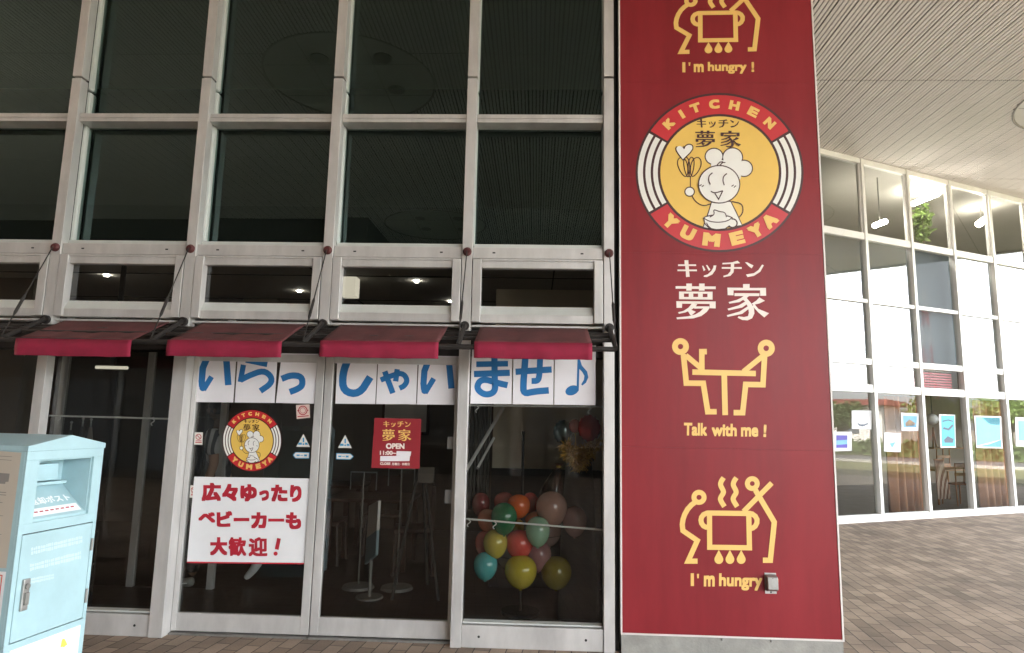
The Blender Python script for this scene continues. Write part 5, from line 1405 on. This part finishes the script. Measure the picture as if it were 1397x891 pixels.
# chairs
def chair(label, c_, rot, flip=False):
    t = thing('wooden_chair', label, 'chair', tuple(c_), 'chairs in the wing')
    cr, sr = math.cos(rot), math.sin(rot)
    def T(p):
        z_ = (.88 - p.z) if flip else p.z
        return c_ + Vector((p.x * cr - p.y * sr, p.x * sr + p.y * cr, z_))
    b = MB(); b.box(-.2, .2, -.2, .2, .43, .46, T); b.build('seat', wood, t, bevel=.008)
    for sx_, sy_ in ((-1, -1), (1, -1), (-1, 1), (1, 1)):
        b = MB(); b.tube([T(Vector((.18 * sx_, .18 * sy_, .43))), T(Vector((.2 * sx_, .22 * sy_, 0)))], [.018, .014], 8); b.split('leg', wood, t)
    b = MB(); b.box(-.19, .19, .17, .2, .62, .68, T).box(-.19, .19, .18, .21, .80, .88, T)
    for xx in (-.18, 0, .18): b.tube([T(Vector((xx, .185, .46))), T(Vector((xx, .2, .85)))], .013, 8)
    b.build('backrest', wood, t)
tb = W(sx(1284, 620, 1.5), -1.5, 0)
t = thing('cafe_table', 'dark table carrying upturned chairs behind the chair bay glass', 'table', tuple(tb))
b = MB(); b.box(-.75, .75, -.4, .4, .70, .735, lambda p: tb + RDX * p.x - RN * p.y + Vector((0, 0, p.z))); b.build('tabletop', wood, t, bevel=.005)
for sx_ in (-1, 1):
    for sy_ in (-1, 1):
        q = tb + RDX * .68 * sx_ - RN * .33 * sy_; b = MB(); b.tube([(q.x, q.y, .005), (q.x, q.y, .7)], .022, 8); b.split('leg', wood, t)
chair('wooden chair turned upside down on the table, left one', tb + RDX * -.38 + Vector((0, 0, .736)), RA + .1, True)
chair('wooden chair turned upside down on the table, right one', tb + RDX * .32 + Vector((0, 0, .736)), RA - .15, True)
chair('wooden chair standing on the floor in the chair bay', W(sx(1305, 640, 1.0), -1.0, .005), RA + 2.8)
q = W(sx(1282, 650, .8), -.8, 0)
t = thing('striped_cloth', 'striped cream cloth hanging from a chair in the wing', 'cloth', tuple(q))
b = MB(); n = 40
for k in range(n + 1):
    f_ = k / n
    for z_, wd in ((.18, .30), (.55, .26), (.95, .2)):
        b.v.append(tuple(q + RDX * ((f_ - .5) * wd * 1.3 - (z_ - .9) * .12) + RN * (.02 * math.sin(f_ * 40)) + Vector((0, 0, z_))))
for k in range(n):
    for j in range(2): b.f.append((k * 3 + j, (k + 1) * 3 + j, (k + 1) * 3 + j + 1, k * 3 + j + 1))
o = b.build('fabric', cloth_striped, t, smooth=True); sm = o.modifiers.new('thick', 'SOLIDIFY'); sm.thickness = .004
b = MB()
for k in range(0, n, 6):
    pass
b.tube([q + RDX * -.14 + Vector((0, 0, .96)), q + RDX * .14 + Vector((0, 0, .96))], .012, 8); b.build('bar', wood, t)
# red blind high in the chair bay
q0, q1 = sx(1250, 512) + .05, sx(1310, 512) - .05
t = thing('red_blind', 'dull red slatted blind behind the small window over the chair bay', 'blind', tuple(W(q0, -.2, 2.4)))
b = MB()
for k in range(7): b.box(q0, q1, .14, .17, 2.32 + k * .05, 2.355 + k * .05, WT)
b.build('slats', mat('red_blind_slat', (.35, .06, .07), .5), t)
b = MB(); b.box(q0, q1, .13, .18, 2.675, 2.71, WT); b.build('head_rail', greymetal, t)
# yellow helmet-like object on the upper sill
q = G(1369, 318, -.25); t = thing('yellow_helmet', 'yellow safety helmet on the sill of the fifth upper window', 'helmet', (q.x, q.y, ZM0 + .1))
b = MB(); b.ball((q.x, q.y, ZM0 + .16), .15, .13, .14, 20, 10, lambda p: Vector((p.x, p.y, max(p.z, 0)))); b.build('shell', yellow, t, smooth=True)
b = MB(); b.tube([(q.x, q.y, ZM0 + .155), (q.x, q.y, ZM0 + .165)], .175, 20); b.build('brim', yellow, t)

# ------------------------------------------------------------------ beyond the forecourt (mirrored in the wing's glass)
def tree(label, x, y, h, r, m, seed):
    t = thing('broadleaf_tree', label, 'tree', (x, y, 0), 'trees beyond the lawn'); rnd = random.Random(seed)
    b = MB(); b.tube([(x, y, -.06), (x + .05, y, h * .3), (x + .1, y + .1, h * .55), (x, y, h * .8)], [.22, .17, .11, .04], 10)
    for k in range(7):
        a_ = k * .9 + seed; z0 = h * (.32 + .05 * k)
        b.tube([(x + .06, y, z0), (x + math.cos(a_) * r * .45, y + math.sin(a_) * r * .45, z0 + h * .12), (x + math.cos(a_) * r * .75, y + math.sin(a_) * r * .75, z0 + h * .2)], [.07, .045, .015], 6)
    b.build('trunk', bark, t, smooth=True)
    b = MB()
    for k in range(26):
        d_ = Vector((rnd.gauss(0, 1), rnd.gauss(0, 1), rnd.gauss(0, .8))).normalized() * rnd.uniform(.3, 1)
        c_ = Vector((x + d_.x * r * .8, y + d_.y * r * .8, h * .66 + d_.z * h * .28)); rr = r * rnd.uniform(.22, .4)
        for _ in range(95):
            e = Vector((rnd.gauss(0, 1), rnd.gauss(0, 1), rnd.gauss(0, 1))).normalized() * rr * rnd.random() ** .4
            p = c_ + e; a_ = Vector((rnd.gauss(0, 1), rnd.gauss(0, 1), rnd.gauss(0, .7))).normalized() * rnd.uniform(.09, .2)
            n_ = a_.cross(Vector((rnd.gauss(0, 1), rnd.gauss(0, 1), rnd.gauss(0, 1)))).normalized() * .07
            b.face([p - a_, p + n_, p + a_, p - n_])
    b.build('crown', m, t, normals=False)
TL = ['dark green broadleaf tree across the road', 'bushy bright green tree across the road', 'slim young tree on the far lawn']
for k, (x, y, h, r) in enumerate(((38, 3, 5.2, 2.4), (41, 8, 6.0, 2.8), (37, -6, 4.6, 2.0), (43, 16, 5.5, 2.6), (44, -1, 6.5, 3.0), (39, 22, 5.0, 2.3), (46, -14, 6.0, 2.8), (48, 11, 7, 3.2))):
    h *= .62; r *= .8
    tree('%s, %s' % (TL[k % 3], ['nearest the lamp post', 'left of the mast', 'by the kerb', 'behind the hedge', 'in the second row', 'far along the road', 'at the corner', 'the tallest one'][k]), x, y, h, r, leafm if k % 3 != 1 else leafm2, k)
t = thing('clipped_hedge', 'low clipped hedge along the far side of the road', 'hedge', (36, 5, 0))
b = MB(); rnd = random.Random(9)
for _ in range(9000):
    p = Vector((36 + rnd.uniform(-.4, .4), rnd.uniform(-40, 60), rnd.uniform(0, .9))); a_ = Vector((rnd.gauss(0, 1), rnd.gauss(0, 1), rnd.gauss(0, 1))).normalized() * .16
    n_ = a_.cross(Vector((rnd.gauss(0, 1), rnd.gauss(0, 1), rnd.gauss(0, 1)))).normalized() * .1; b.face([p - a_, p + n_, p + a_, p - n_])
b.build('foliage', leafm, t, normals=False)
b = MB(); b.box(35.75, 36.25, -40, 60, -.05, .7); b.build('core', leafm, t)
t = thing('radio_mast', 'red and white lattice mast far across the road', 'mast', (80, 2, 0))
mr, mw_ = mat('mast_red', (.5, .06, .04), .6), mat('mast_white', (.75, .75, .73), .6)
for k in range(8):
    b = MB(); z0, z1 = k * 2.2, (k + 1) * 2.2; w0, w1 = 1.1 - k * .12, 1.1 - (k + 1) * .12
    for a_ in range(4):
        c0, s0_ = math.cos(a_ * math.pi / 2 + .78), math.sin(a_ * math.pi / 2 + .78); c1, s1_ = math.cos((a_ + 1) * math.pi / 2 + .78), math.sin((a_ + 1) * math.pi / 2 + .78)
        b.tube([(80 + c0 * w0, 2 + s0_ * w0, z0), (80 + c0 * w1, 2 + s0_ * w1, z1)], .07, 5).tube([(80 + c0 * w0, 2 + s0_ * w0, z0), (80 + c1 * w1, 2 + s1_ * w1, z1)], .04, 4)
    b.build('lattice_section', mr if k % 2 == 0 else mw_, t)
t = thing('low_building', 'long low white building with red eaves beyond the trees', 'building', (60, -5, 0))
b = MB(); b.box(60, 68, -26, 1, 0, 3.6); b.build('wall', mat('far_wall', (.55, .53, .5), .8, 0, .1, 1), t)
b = MB(); b.box(59.4, 68.4, -26.6, 1.6, 3.6, 4.1); b.build('roof', mat('far_roof', (.20, .06, .05), .7), t)
for k in range(8):
    b = MB(); b.box(59.95, 60.02, -24.5 + k * 3.1, -22.6 + k * 3.1, 1.0, 2.6); b.build('window', spandrel, t)
for k, (x, y, lab) in enumerate(((26, 2.5, 'tall grey lamp post on the lawn, nearer the canopy'), (26, 17, 'tall grey lamp post on the lawn, farther along the road'))):
    t = thing('lamp_post', lab, 'street lamp', (x, y, -.03), 'lamp posts along the road')
    b = MB(); b.tube([(x, y, -.03), (x, y, 7)], [.08, .05], 10); b.build('pole', greymetal, t)
    b = MB(); b.tube([(x, y, 7), (x + .9, y, 7.15)], .035, 8).box(x + .8, x + 1.3, y - .1, y + .1, 7.1, 7.2); b.build('lamp_head', greymetal, t)

for o in list(bpy.data.objects):
    if '_o' in o: del o['_o']
